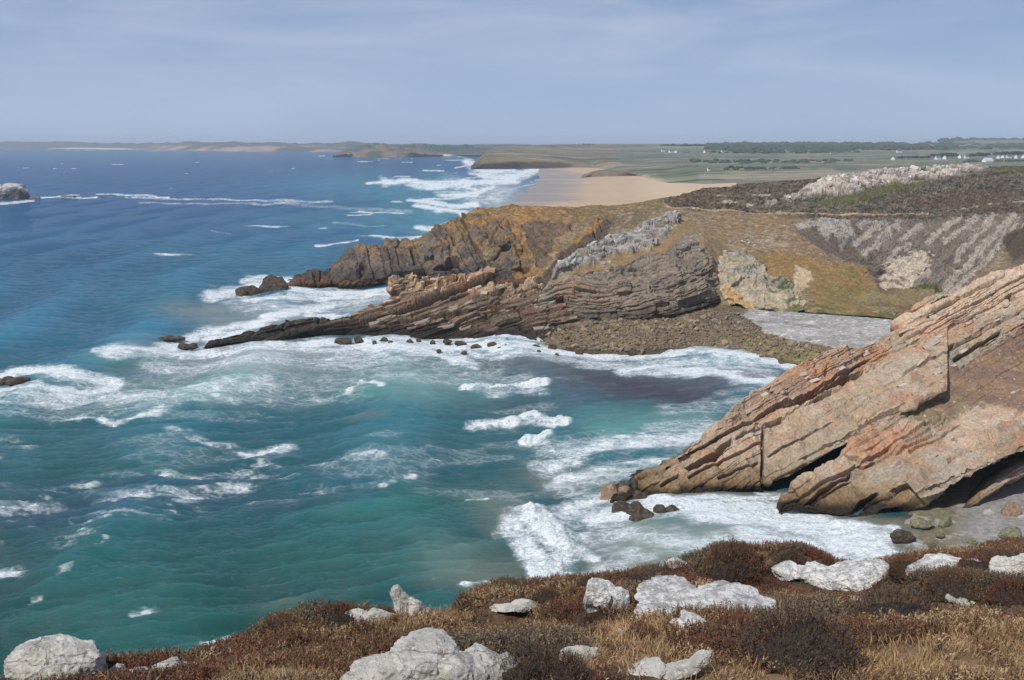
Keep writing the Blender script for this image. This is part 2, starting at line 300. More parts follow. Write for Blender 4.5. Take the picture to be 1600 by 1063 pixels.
# ================================================================== THE SEA
def build_sea():
    t = np.concatenate([np.arange(-420, -40, 12.), np.arange(-40, 1640, 1.9), np.arange(1640, 2020, 12.)])
    py = np.concatenate([[1500, 1350, 1250, 1180, 1130, 1100], np.arange(1080, 300, -1.55), np.arange(300, 229, -1.1), [228, 226.5, 225.]])
    Y = -H/ratio(py); PX, YY = np.meshgrid(t, Y); PY = np.repeat(py[:, None], len(t), 1)
    nr, nc = PX.shape; P = world(PX.ravel(), YY.ravel(), np.zeros(PX.size)); px, pyy = PX.ravel(), PY.ravel()
    x, y = P[:, 0], P[:, 1]
    dY = np.repeat(np.abs(np.gradient(Y))[:, None], nc, 1).ravel()
    # --- foam, as coverage 0..1: strokes (line, half width px, strength); heights are stretched 2.2x because the plane is foreshortened
    Q = np.stack([px, pyy*2.2, px*0], 1)
    wx = (fbm(Q, 45, 4, 11)-.5)*46; wy = (fbm(Q, 45, 4, 12)-.5)*20
    X, Yp = px+wx, pyy+wy
    X2, Y2 = px+wx*.35, pyy+wy*.35
    foam = np.zeros(px.size); lift = np.zeros(px.size)
    def st(line, w_, k, asp=2.2, fine=False, p=1.0):
        d = ldist(X2 if fine else X, Y2 if fine else Yp, line, asp); m = k*(1-ss(0, w_, d))**p
        np.maximum(foam, m, out=foam); return m
    # round the far spit
    st([(335, 462), (385, 450), (440, 440), (520, 445)], 34, .95); st([(325, 455), (400, 466), (560, 458), (620, 460)], 26, .85)
    st([(455, 455), (620, 455)], 22, 1.0, fine=True); st([(380, 437), (455, 434)], 16, .8)
    # breakers on the left of the middle spit
    st([(170, 552), (230, 550), (320, 520), (400, 502), (450, 488), (510, 470)], 30, .92); st([(330, 525), (380, 518)], 26, 1.05, fine=True)
    st([(480, 482), (512, 474)], 26, 1.1, fine=True); st([(420, 498), (460, 488)], 24, 1.05, fine=True)
    st([(520, 470), (620, 462)], 30, .6); st([(400, 480), (600, 470)], 50, .45)
    st([(175, 553), (330, 546)], 30, .85)
    # along the middle spit and the shingle
    st([(430, 540), (520, 531), (620, 533), (700, 537)], 30, .92); st([(640, 532), (850, 548), (1000, 553), (1080, 550), (1180, 560), (1250, 572)], 32, 1.0, fine=True)
    st([(540, 535), (640, 548), (740, 566)], 26, .95); st([(620, 545), (900, 556)], 40, .75)
    st([(980, 575), (1080, 578), (1140, 590), (1210, 600)], 34, .95); st([(1030, 565), (1180, 566)], 30, .7)
    st([(560, 590), (820, 590)], 60, .42); st([(260, 570), (640, 560)], 70, .56); st([(380, 620), (560, 600)], 60, .42)
    st([(540, 606), (570, 596), (600, 604)], 16, .75)
    st([(900, 575), (1230, 610)], 60, .2); st([(1140, 600), (1200, 592)], 24, .8)
    st([(880, 700), (1000, 690), (1100, 660)], 90, .5); st([(900, 740), (1040, 730)], 70, .6); st([(880, 800), (1000, 830), (1150, 870)], 90, .46); st([(1080, 625), (1180, 612)], 24, .4)
    st([(180, 600), (420, 590), (640, 580)], 100, .36); st([(480, 560), (760, 575)], 70, .42); st([(380, 470), (600, 500)], 60, .5); st([(920, 562), (1200, 580)], 46, .62); st([(300, 545), (560, 545)], 40, .72)
    # left rock
    st([(-30, 588), (20, 575), (100, 584), (170, 592)], 40, 1.0); st([(-20, 605), (120, 606), (170, 592)], 32, .9); st([(0, 620), (150, 618), (300, 610), (420, 600)], 60, .62)
    st([(100, 650), (180, 655), (260, 640)], 20, .78); st([(0, 640), (120, 645), (300, 628), (420, 620)], 46, .42); st([(260, 640), (330, 628)], 20, .45)
    st([(1185, 770), (1240, 775), (1300, 790)], 22, 1.0, fine=True); st([(1380, 825), (1440, 850), (1480, 880)], 26, .8); st([(640, 530), (830, 540)], 20, 1.0, fine=True); st([(680, 523), (780, 525), (870, 534)], 22, 1.0, fine=True)
    # single breakers in the bay
    for l in ([(730, 606), (780, 603), (850, 598)], [(735, 660), (800, 656), (830, 646), (880, 658)], [(820, 684), (855, 676)]):
        lift += st(l, 22, 1.12, fine=True)*.7
    st([(760, 610), (840, 606)], 30, .7); st([(800, 655), (870, 656)], 26, .9)
    lift += st([(835, 790), (850, 820), (880, 855), (862, 895)], 46, 1.15, 1.5, fine=True)*.75
    st([(800, 815), (830, 865), (850, 900)], 40, 1.02, 1.4); st([(820, 800), (880, 850)], 66, .8, 1.4); st([(900, 850), (930, 870)], 30, .8)
    st([(715, 910), (760, 900), (790, 905)], 18, .7); st([(730, 771), (760, 768)], 8, .8, fine=True); lift += st([(840, 800), (905, 860)], 26, .8, 1.3, fine=True)*.8
    # white water round the right headland
    st([(860, 720), (950, 690), (1060, 690), (1120, 665)], 60, .74); st([(880, 740), (1000, 730), (1060, 715)], 46, .80)
    st([(880, 790), (930, 780), (970, 770)], 60, .85); st([(930, 800), (1050, 795), (1220, 790), (1300, 815), (1400, 840)], 50, 1.08)
    st([(1100, 800), (1250, 815), (1340, 850), (1400, 870)], 64, 1.1); st([(1180, 840), (1330, 870), (1450, 900)], 80, 1.0); st([(950, 830), (1100, 850), (1200, 860)], 60, .62)
    st([(900, 830), (1000, 870), (900, 900)], 60, .56); st([(1000, 900), (1150, 870)], 60, .52); st([(980, 770), (1050, 785), (1230, 772)], 18, 1.1, fine=True)
    st([(1215, 797), (1300, 812), (1400, 822)], 16, 1.1, fine=True); st([(1400, 840), (1520, 880)], 50, .6)
    st([(850, 690), (900, 760)], 50, .5); st([(1040, 640), (1150, 630)], 50, .40)
    brk0 = .25+.75*ss(.42, .60, fbm(P, 4.2, 5, 411, (2.4, 1, 1), .7))
    # left foreground sea
    for l, w_, k in (([(0, 790), (60, 770), (130, 760)], 34, .50), ([(180, 790), (260, 770), (330, 750), (380, 740)], 30, .60), ([(100, 830), (200, 800), (280, 790)], 40, .46),
                     ([(240, 740), (320, 745)], 24, .48), ([(380, 720), (440, 722)], 16, .62), ([(340, 748), (380, 738)], 12, .74), ([(270, 680), (310, 684)], 14, .62), ([(320, 692), (400, 700), (450, 690)], 16, .56),
                     ([(540, 716), (590, 712)], 18, .66), ([(430, 730), (520, 720)], 22, .45), ([(650, 716), (730, 712)], 14, .5), ([(590, 760), (640, 744), (650, 738)], 12, .5), ([(0, 885), (30, 890)], 20, .6),
                     ([(45, 945), (75, 915), (105, 892)], 9, .72), ([(210, 965), (245, 960)], 12, .6), ([(300, 905), (330, 908)], 6, .4), ([(325, 1012), (360, 995), (385, 1005)], 26, 1.1), ([(0, 830), (40, 820)], 20, .4), ([(0, 720), (8, 718)], 9, .7),
                     ([(400, 780), (520, 760)], 30, .3), ([(0, 690), (40, 700)], 22, .35), ([(150, 860), (170, 845)], 7, .5), ([(350, 905), (450, 880)], 24, .22)):
        brk = brk0 if brk0 is not None else ss(.40, .62, fbm(P, 3.2, 4, 411, (2.6, 1, 1), .62))
        d = ldist(X, Yp, l, 2.2); np.maximum(foam, (np.clip(k*1.25, 0, .74) if k < 1 else 1.1)*(1-ss(0, w_*(1.9 if k < 1 else 1), d))**.8*(brk if k < 1 else 1), out=foam)
    # far surf
    for l, w_, k in (([(575, 287), (640, 283), (730, 284)], 7, .95), ([(640, 290), (700, 288), (760, 280)], 9, .8), ([(730, 252), (742, 262), (760, 268), (800, 268)], 12, .95), ([(740, 270), (790, 276), (770, 284)], 12, .85),
                     ([(660, 267), (692, 267)], 3, .9), ([(640, 312), (690, 317), (720, 322)], 8, .95), ([(650, 322), (720, 332), (725, 338)], 9, 1.0), ([(650, 314), (740, 306), (750, 300)], 7, .8), ([(720, 292), (752, 298), (745, 306), (700, 305)], 7, .9),
                     ([(650, 354), (700, 352), (760, 350)], 8, .95), ([(600, 372), (680, 370), (740, 360)], 10, .55), ([(615, 315), (628, 315)], 4, .9), ([(495, 386), (515, 382)], 5, 1.0), ([(515, 382), (560, 375)], 4, .85),
                     ([(60, 311), (110, 308), (150, 309)], 4, 1.05), ([(150, 303), (210, 306), (260, 307)], 3.4, .95), ([(200, 309), (330, 311), (520, 315)], 5, .62), ([(220, 318), (420, 318), (520, 313)], 6, .5), ([(0, 317), (50, 316)], 6, .85), 
                     ([(520, 350), (600, 352)], 7, .35), ([(330, 361), (365, 363)], 3, .5), ([(450, 318), (640, 332)], 10, .4), ([(760, 290), (800, 285), (830, 275)], 6, .6), ([(740, 330), (790, 322)], 8, .6), ([(498, 243), (506, 243)], 2, .9), ([(700, 250), (735, 250)], 3, .7),
                     ([(715, 262), (735, 258)], 4, .8), ([(0, 234), (330, 237)], .9, .5), ([(590, 247), (680, 247)], 1.0, .6), ([(690, 238), (740, 250), (745, 262)], 3, .55), ([(680, 300), (740, 298)], 5, .6), ([(790, 300), (820, 290), (850, 287)], 5, .5)):
        st(l, w_*1.35, k, 2.2, fine=True)
    for l, w_, k in (([(600, 285), (700, 285), (800, 282)], 16, 1.0), ([(650, 291), (720, 289)], 12, .9), ([(750, 270), (775, 280), (800, 276), (840, 268)], 18, .95), ([(660, 316), (720, 323), (745, 318)], 14, 1.0), ([(700, 303), (750, 300), (770, 292)], 14, .95),
                     ([(690, 330), (740, 334)], 12, .8), ([(660, 353), (760, 350)], 14, .8), ([(620, 374), (700, 368)], 16, .62), ([(740, 256), (770, 268)], 12, .8), ([(780, 310), (800, 296)], 16, .6), ([(730, 310), (790, 312)], 26, .55), ([(700, 285), (790, 300)], 40, .5)):
        st(l, w_*1.5, k, 2.2)
    # sprinkled small whitecaps out at sea
    wc = fbm(P, 26, 4, 77, (2.4, 1, 1)); foam = np.maximum(foam, ss(.74, .80, wc)*.75*(pyy > 250)*(px < 900)*(1-ss(540, 640, pyy)))
    rip = fbm(P, 1.7, 6, 401, (2.2, 1, 1), .7); lace = 1-np.abs(fbm(P, 4.5, 4, 402, (1.7, 1, 1))-.5)*5
    strk = fbm(P, 7., 4, 403, (5, 1, 1)); foam = foam*(.26+1.35*rip+.30*np.clip(lace, -.4, 1)+.5*(strk-.5)*(foam < .95))+0*foam
    foam = np.maximum(foam, .36*ss(.50, .66, fbm(P, 9, 5, 421, (2.6, 1, 1), .6))*ss(560, 600, pyy)*(1-ss(760, 860, pyy))*(1-ss(900, 1000, px)))
    # --- body colour
    c = np.zeros((px.size, 3)); stops = [(225, (44, 104, 144)), (262, (8, 80, 128)), (330, (14, 80, 124)), (420, (28, 94, 126)), (520, (44, 110, 134)), (620, (50, 110, 118)), (760, (42, 96, 104)), (860, (32, 88, 90)), (1063, (30, 84, 76)), (1500, (30, 84, 76))]
    for ch in range(3): c[:, ch] = np.interp(pyy, [s_[0] for s_ in stops], [A(*s_[1])[ch] for s_ in stops])
    def bl(cx, cy, rx, ry, rgb, k=1., rot=0., hard=1.):
        a = R(rot); dx, dy = X-cx, Yp-cy; u = (dx*math.cos(a)+dy*math.sin(a))/rx; v = (-dx*math.sin(a)+dy*math.cos(a))/ry
        m = (k*(1-ss(0, 1, np.sqrt(u*u+v*v))**hard))[:, None]; c[:] = c*(1-m)+A(*rgb)*m
    bl(620, 290, 330, 40, (52, 130, 152), .8); bl(600, 345, 330, 34, (50, 128, 148), .7); bl(400, 410, 320, 60, (44, 122, 138), .5)
    bl(700, 330, 170, 70, (70, 142, 152), .7); bl(800, 300, 80, 40, (142, 160, 172), 1.); bl(800, 320, 60, 22, (158, 164, 168), .9); bl(720, 372, 120, 28, (110, 156, 165), .9)
    bl(250, 470, 200, 40, (45, 122, 135), .6); bl(440, 500, 210, 42, (132, 150, 150), 1.1, 0, 1.5); bl(330, 482, 130, 22, (128, 145, 140), .9); bl(560, 470, 120, 26, (140, 156, 158), 1.)
    bl(420, 560, 330, 52, (140, 152, 148), 1.1, 0, 1.6); bl(640, 590, 280, 60, (112, 150, 146), 1., 0, 1.4); bl(240, 610, 300, 45, (120, 152, 148), .9); bl(330, 600, 160, 40, (112, 152, 142), .7)
    bl(210, 560, 120, 14, (48, 128, 124), .8); bl(560, 612, 90, 20, (60, 140, 128), .7); bl(820, 565, 200, 26, (112, 120, 116), .9)
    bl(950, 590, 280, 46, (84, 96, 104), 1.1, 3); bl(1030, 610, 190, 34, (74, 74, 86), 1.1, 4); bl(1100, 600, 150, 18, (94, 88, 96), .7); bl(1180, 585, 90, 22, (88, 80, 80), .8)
    bl(880, 625, 150, 26, (72, 96, 112), .7); bl(1020, 655, 180, 34, (100, 148, 146), .9); bl(960, 668, 90, 18, (86, 146, 138), .8); bl(820, 640, 130, 30, (96, 112, 108), .4); bl(560, 652, 80, 8, (112, 112, 98), .5)
    bl(880, 740, 130, 34, (124, 136, 126), 1., 8); bl(800, 690, 150, 34, (80, 132, 130), .5); bl(790, 790, 110, 60, (132, 142, 126), .95, 20); bl(760, 890, 160, 60, (112, 124, 108), .95); bl(700, 860, 150, 60, (96, 128, 116), .6)
    bl(1010, 850, 200, 80, (142, 154, 142), 1.); bl(980, 890, 130, 26, (138, 138, 118), .9); bl(1250, 850, 240, 80, (168, 176, 172), 1.); bl(1450, 850, 110, 34, (132, 132, 116), 1.); bl(1520, 850, 130, 40, (128, 126, 118), 1.)
    bl(640, 790, 240, 60, (42, 108, 98), .7, -8); bl(500, 870, 260, 60, (38, 100, 90), .6); bl(350, 940, 300, 60, (26, 84, 76), .7); bl(450, 940, 80, 22, (100, 116, 96), .5); bl(380, 1010, 110, 40, (88, 144, 132), .7)
    bl(150, 780, 380, 60, (46, 84, 104), .75, -6); bl(500, 780, 220, 22, (50, 82, 92), .6, -6); bl(300, 660, 420, 28, (34, 100, 112), .6); bl(700, 690, 200, 30, (52, 98, 104), .6); bl(180, 730, 200, 12, (34, 104, 88), .55); bl(560, 730, 280, 40, (44, 96, 108), .5)
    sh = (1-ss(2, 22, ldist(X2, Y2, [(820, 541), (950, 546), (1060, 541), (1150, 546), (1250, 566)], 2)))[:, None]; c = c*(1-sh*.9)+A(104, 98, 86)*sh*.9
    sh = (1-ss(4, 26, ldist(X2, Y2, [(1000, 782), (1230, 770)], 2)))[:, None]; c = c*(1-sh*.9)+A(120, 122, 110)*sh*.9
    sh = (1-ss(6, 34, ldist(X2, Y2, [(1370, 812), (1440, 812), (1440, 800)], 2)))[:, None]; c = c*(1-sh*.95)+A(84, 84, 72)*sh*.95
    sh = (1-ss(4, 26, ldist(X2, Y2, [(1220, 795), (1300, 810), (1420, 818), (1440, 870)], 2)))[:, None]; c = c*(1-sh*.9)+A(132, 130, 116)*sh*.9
    c *= (1+.16*(fbm(P, 60, 4, 5, (2, 1, 1))-.5)*2)[:, None]
    milk = ss(.25, .9, foam)[:, None]*.55; c = c*(1-milk)+A(150, 168, 168)*milk
    # --- waves
    h = np.zeros(px.size)
    shelter = 1-.55*ss(700, 1100, px)*ss(540, 600, pyy)
    def comp(lam, amp, ang, ph, sharp=1.):
        nonlocal h
        kx, ky = math.cos(ang)*2*math.pi/lam, math.sin(ang)*2*math.pi/lam
        per = lam/max(abs(math.sin(ang)), .15); wgt = .6*np.clip(per/(3.0*dY)-.35, 0, 1)*np.clip(lam/(y/F*1.9*2.5)-.2, 0, 1)
        s_ = np.sin(x*kx+y*ky+ph+2.2*bend); h = h+amp*wgt*(((s_+1)/2)**sharp*2-1)*env
    bend = (fbm(P, 90, 3, 41)-.5)*2; env = 1.0
    comp(44, 1.35, R(8), .6, 1.8); comp(61, .8, R(-14), 2., 1.4); comp(27, .35, R(22), 1.1, 1.5); comp(17, .16, R(100), .4, 1.4)
    h = h*np.clip(330/y, .12, 1)
    r2 = np.random.default_rng(3)
    for i in range(46):
        lam = .9*(11.0)**r2.random(); env = .45+1.1*ss(.3, .7, fbm(P, 12+lam*3, 2, 200+i//6)) if i % 6 == 0 else env
        bend = (fbm(P, 30, 2, 300+i//9)-.5)*1.6 if i % 9 == 0 else bend
        comp(lam, .016*lam**.92, R(106+r2.normal()*12), r2.random()*6.28, 1.5)
    cu, cv = x*math.cos(R(16))+y*math.sin(R(16)), -x*math.sin(R(16))+y*math.cos(R(16)); CQ = np.stack([cu, cv, cu*0], 1)
    for sc_, am, st_x, sd in ((.9, .30, 3.2, 504), (1.5, .46, 3.6, 501), (3.0, .70, 3.2, 502), (6.5, .7, 2.6, 503)):
        nn = fbm(CQ, sc_, 2, sd, (st_x, 1, 1)); nn = 1-np.abs(nn-.5)*2.6; h = h+am*(nn-.6)*np.clip(sc_/(2.2*dY)-.3, 0, 1)*np.clip(420/y, .2, 1)
    calm = 1-.75*ss(760, 860, px)*(1-ss(520, 575, pyy)); h = h*shelter*calm
    ch = fbm(P, 2.2, 5, 61, (1.3, 1, 1), .6)-.5
    near = np.clip(350/y-.3, 0, 1)
    h += (lift*(.8+3.4*ch)+ss(.3, 1, foam)*.9*ch)*near
    h += .5*near*np.exp(-(ldist(X2, Y2, [(-20, 985), (45, 950), (105, 890), (190, 820)], 1)/26)**2)*1.4
    P[:, 2] = h
    f = grid_faces(nr, nc); fx, fy = px[f[:, 0]], pyy[f[:, 0]]
    hid = ((fx > 800) & (fy > 335) & (fy < 430)) | ((fx > 950) & (fy < 525)) | ((fx > 1300) & (fy < 770)) | ((fy > 1075) & (fx > 500))
    c = c*(1+.26*np.tanh((h-.1)/.8)*np.clip(300/y, 0, 1))[:, None]  # light through thin crests painted into the water colour; troughs darker
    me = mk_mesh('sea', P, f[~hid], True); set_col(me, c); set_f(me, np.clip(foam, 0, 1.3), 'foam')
    return tag(obj('sea', me, M_sea), 'blue green sea with white surf rolling into the rocky bay', None, None, 'structure')
build_sea()
sb_ = mk_mesh('seabed', [(-30000, -200, -6), (30000, -200, -6), (30000, 45000, -6), (-30000, 45000, -6)], [(0, 1, 2, 3)])
set_col(sb_, np.tile(A(60, 80, 80), (4, 1))); tag(obj('seabed', sb_, M_far), 'seabed under the bay', None, None, 'structure')

# ================================================================== FAR LAND
def far_coast():
    s = loft([[Wp(-350, 231, -2), Wp(0, 233, -2), Wp(250, 235, -2), Wp(380, 238, -2), Wp(600, 238.5, -2)],
              [Dp(-350, 228, 10300), Dp(0, 230, 9000), Dp(120, 231, 8600), Dp(240, 229.5, 7700), Dp(300, 227, 7000), Dp(380, 229, 6400), Dp(430, 227, 6400), Dp(480, 230, 6300), Dp(540, 228, 6300), Dp(600, 230, 6400)],
              [Dp(-350, 222, 11000), Dp(0, 221.5, 10000), Dp(120, 222, 9500), Dp(180, 224, 9000), Dp(240, 224.5, 8400), Dp(300, 223, 8000), Dp(430, 223.5, 7600), Dp(470, 226, 7200), Dp(510, 225, 7200), Dp(545, 222, 7300), Dp(600, 226, 7400)],
              [Bp(-350, 14000, -5), Bp(600, 10000, -5)]], -350, 600, 1.6, .7)
    s.P[:, 2] += (fbm(s.P, 200, 5, 3, gain=.6)-.5)*44*np.clip(s.P[:, 2]/30, 0, 1)
    s.col[:] = A(88, 88, 86); n = fbm(s.P, 190, 4, 8)
    cl = ss(.40, .6, n)*(1-ss(22, 40, s.P[:, 2]))*ss(190, 280, s.px); paint(s, cl, (172, 144, 130), .9)
    paint(s, (1-ss(4, 12, s.P[:, 2]))*ss(60, 120, s.px)*(1-ss(180, 240, s.px)), (205, 195, 175)); mottle(s, .35, 120, 4)
    tag(finish(s, 'hills', M_far, True), 'low hazy coast with pinkish cliffs across the bay', None, None, 'structure')
    s = loft([[Wp(540, 245, -2), Wp(690, 244.5, -2), Wp(830, 246, -2)],
              [Dp(540, 240, 4500), Dp(640, 240, 4600), Dp(700, 241, 4200), Dp(760, 243, 3900), Dp(830, 243, 3800)],
              [Dp(540, 229, 5600), Dp(600, 228, 5600), Dp(640, 227.5, 5600), Dp(700, 231, 5300), Dp(750, 230, 5300), Dp(830, 229, 5300)],
              [Dp(540, 227, 6500), Dp(650, 225.5, 6600), Dp(700, 227, 6500), Dp(830, 226, 6500)], [Bp(540, 9000, -5), Bp(830, 9000, -5)]], 540, 830, 1.6, .8)
    s.P[:, 2] += (fbm(s.P, 200, 4, 5)-.5)*20*np.clip(s.P[:, 2]/20, 0, 1)
    s.col[:] = A(66, 76, 62); paint(s, ss(.45, .6, fbm(s.P, 250, 4, 18, (2, 1, 1))), (88, 94, 74)); mottle(s, .4, 90, 5)
    paint(s, (1-ss(4, 9, s.P[:, 2])), (214, 190, 160))
    tag(finish(s, 'hills', M_far, True), 'dark green wooded hills behind a thin strip of sand', None, None, 'structure')
    s = loft([[Wp(520, 245, -2), Wp(560, 247, -2), Wp(620, 247, -2), Wp(690, 245, -2)],
              [Dp(520, 244, 3900), Dp(545, 240, 3850), Dp(580, 238, 3850), Dp(620, 238, 3850), Dp(690, 243, 3950)],
              [Dp(520, 244, 4000), Dp(540, 238, 4000), Dp(556, 237, 4000), Dp(566, 232, 4000), Dp(575, 226, 4050), Dp(586, 228, 4050), Dp(598, 226, 4050), Dp(620, 229, 4100), Dp(660, 233, 4200), Dp(690, 240, 4300)],
              [Bp(520, 4400, -3), Bp(690, 4800, -3)]], 520, 690, .9, .6)
    s.P[:, 2] += (fbm(s.P, 60, 5, 9, gain=.65)-.5)*30*np.clip(s.P[:, 2]/12, 0, 1)
    s.col[:] = A(124, 108, 94); paint(s, ss(.5, .62, fbm(s.P, 60, 4, 28)), (84, 84, 70)); mottle(s, .35, 30, 6)
    tag(finish(s, 'headland', M_far, False), 'small rocky headland jutting into the far bay', None, None, 'structure')
far_coast()

def plateau():
    s = loft([[Wp(735, 267, -3), Wp(850, 266, -3), Wp(880, 263.5, 0), Wp(930, 262.5, 2), Wp(975, 272, 2), Wp(1000, 276, 3), Wp(1040, 285, 4), Wp(1095, 300, 4), Dp(1200, 305, 1080), Dp(1800, 305, 1000)],
              [Dp(735, 266, 2140), Dp(755, 256, 2160), Dp(800, 253, 2180), Dp(860, 252, 2250), Dp(890, 255, 2300), Dp(930, 259, 2330), Dp(1000, 271, 1680), Dp(1050, 280, 1450), Dp(1100, 291, 1220), Dp(1300, 287, 1230), Dp(1800, 284, 1250)],
              [Dp(735, 263, 2180), Dp(757, 244, 2300), Dp(800, 241, 2400), Dp(900, 244, 2700), Dp(1000, 257, 2200), Dp(1100, 272, 1500), Dp(1300, 269, 1500), Dp(1800, 262, 1700)],
              [Dp(735, 262, 2230), Dp(760, 238, 2600), Dp(800, 235, 2900), Dp(900, 234, 3300), Dp(1100, 248, 2500), Dp(1300, 249, 2400), Dp(1450, 249, 2400), Dp(1800, 247, 2400)],
              [Dp(735, 261, 2260), Dp(765, 234, 3000), Dp(800, 230, 3300), Dp(900, 229, 3800), Dp(1100, 235, 3300), Dp(1300, 238, 3000), Dp(1500, 239, 2900), Dp(1800, 236, 3000)],
              [Dp(735, 261, 2300), Dp(775, 231, 3300), Dp(850, 227.5, 3800), Dp(1000, 226.5, 4500), Dp(1200, 226, 4900), Dp(1400, 226, 5200), Dp(1470, 223, 5600), Dp(1530, 219, 5900), Dp(1580, 219, 5900), Dp(1800, 221, 5900)],
              [Bp(735, 3500, -20), Bp(1800, 8500, -10)]], 735, 1800, 1.5, .75)
    lowd = np.clip((s.P[:, 1]-1500)/3000, .15, 1)
    s.P[:, 2] += (fbm(s.P, 150, 5, 15)-.5)*7*lowd*np.clip(s.P[:, 2]/6, 0, 1)+(fbm(s.P, 30, 3, 16)-.5)*4*np.clip(s.P[:, 2]/8, 0, 1)*(s.px < 900)
    s.col[:] = A(124, 122, 98); n = fbm(s.P, 210, 5, 21, (2.6, 1, 1))
    paint(s, ss(.5, .62, n), (108, 116, 88)); paint(s, ss(.57, .66, fbm(s.P, 330, 4, 22, (2.2, 1, 1))), (150, 142, 110))
    paint(s, ss(.58, .68, fbm(s.P, 90, 4, 29, (3, 1, 1))), (82, 94, 70), .85)
    paint(s, pm(s, [(735, 230), (870, 224), (980, 230), (960, 250), (900, 262), (735, 275)], 10), (134, 116, 82), .8)
    paint(s, pm(s, [(735, 255), (790, 252), (860, 253), (900, 256), (880, 264), (735, 270)], 5, 4), (84, 74, 64)); paint(s, pm(s, [(920, 252), (955, 250), (975, 257), (925, 260)], 4, 3), (172, 138, 102), .8)
    paint(s, pm(s, [(1005, 272), (1090, 292), (1130, 300), (1000, 300), (980, 276)], 8, 6), (178, 158, 126), .8)
    paint(s, pm(s, [(1090, 275), (1140, 270), (1300, 262), (1330, 275), (1150, 285), (1090, 288)], 10, 8), (156, 146, 122), .75)
    paint(s, pm(s, [(1330, 258), (1430, 252), (1440, 262), (1350, 266)], 8, 6), (150, 140, 116), .7)
    paint(s, ss(.52, .56, fbm(s.P, 120, 3, 650, (3, 1, 1))), (104, 104, 90), .7); paint(s, ss(.58, .62, fbm(s.P, 70, 4, 651, (3, 1, 1))), (160, 146, 124), .6); paint(s, (1-ss(.36, .42, fbm(s.P, 50, 4, 652, (2.5, 1, 1)))), (70, 78, 62), .7)
    mottle(s, .3, 60, 23, (2, 1, 1)); mottle(s, .16, 12, 24)
    tag(finish(s, 'terrain', M_far, True), 'green coastal plateau of fields and dunes behind the sandy beach', None, None, 'structure')
    # knoll between the two sandy coves
    s = loft([[Wp(905, 279, -1), Wp(950, 279, -1), Wp(1005, 278, -1)], [Dp(905, 279, 1625), Dp(925, 271, 1650), Dp(945, 268, 1660), Dp(980, 270, 1660), Dp(1005, 277, 1650)],
              [Dp(905, 278, 1680), Dp(925, 268, 1710), Dp(945, 265, 1730), Dp(980, 267, 1730), Dp(1005, 276, 1700)], [Bp(905, 1860, -1), Bp(1005, 1860, 1)]], 905, 1005, 1.2, .7)
    s.P[:, 2] += (fbm(s.P, 14, 4, 19)-.5)*5; s.col[:] = A(128, 112, 92); mottle(s, .4, 20, 2)
    tag(finish(s, 'hill', M_far, True), 'low brown knoll between the two sandy coves', None, None, 'structure')
    # sandy beach
    s = loft([[Wp(770, 345, -1.2), Wp(800, 345, -.2), Wp(900, 345, 1), Wp(1150, 345, 3)],
              [Wp(760, 326, -.8), Wp(800, 326, .3), Wp(900, 326, 1.5), Wp(1150, 326, 4)],
              [Wp(770, 310, -.8), Wp(815, 310, .2), Wp(900, 310, 1.2), Wp(1060, 310, 4), Wp(1150, 310, 8)],
              [Wp(790, 292, -.8), Wp(850, 290, .3), Wp(900, 290, 1), Wp(1040, 290, 4), Wp(1150, 290, 8)],
              [Wp(800, 279, -.8), Wp(860, 277, .3), Wp(920, 279, 1.2), Wp(1000, 279, 3), Wp(1150, 279, 5)],
              [Wp(820, 268, -.8), Wp(850, 267, .3), Wp(900, 265, 1.5), Wp(960, 266, 3), Wp(1150, 266, 4)],
              [Wp(830, 263, -.8), Wp(850, 263, .5), Wp(930, 261, 2), Wp(1150, 262, 2)]], 750, 1150, 1.5, .8)
    s.col[:] = A(194, 167, 138); n = fbm(s.P, 45, 4, 31, (4, 1, 1))
    wet = (1-ss(.5, 1.6, s.P[:, 2]+(n-.5)*1.6)); paint(s, wet, (146, 142, 142), .9); paint(s, ss(.56, .64, fbm(s.P, 60, 4, 35, (5, 1, 1)))*(1-ss(1.4, 3, s.P[:, 2])), (182, 160, 140), .6)
    paint(s, ss(2.6, 3.8, s.P[:, 2]), (206, 182, 152), .8)
    tag(finish(s, 'beach', M_sand, True), 'long pale sandy beach beyond the headland', None, None, 'structure')
plateau()

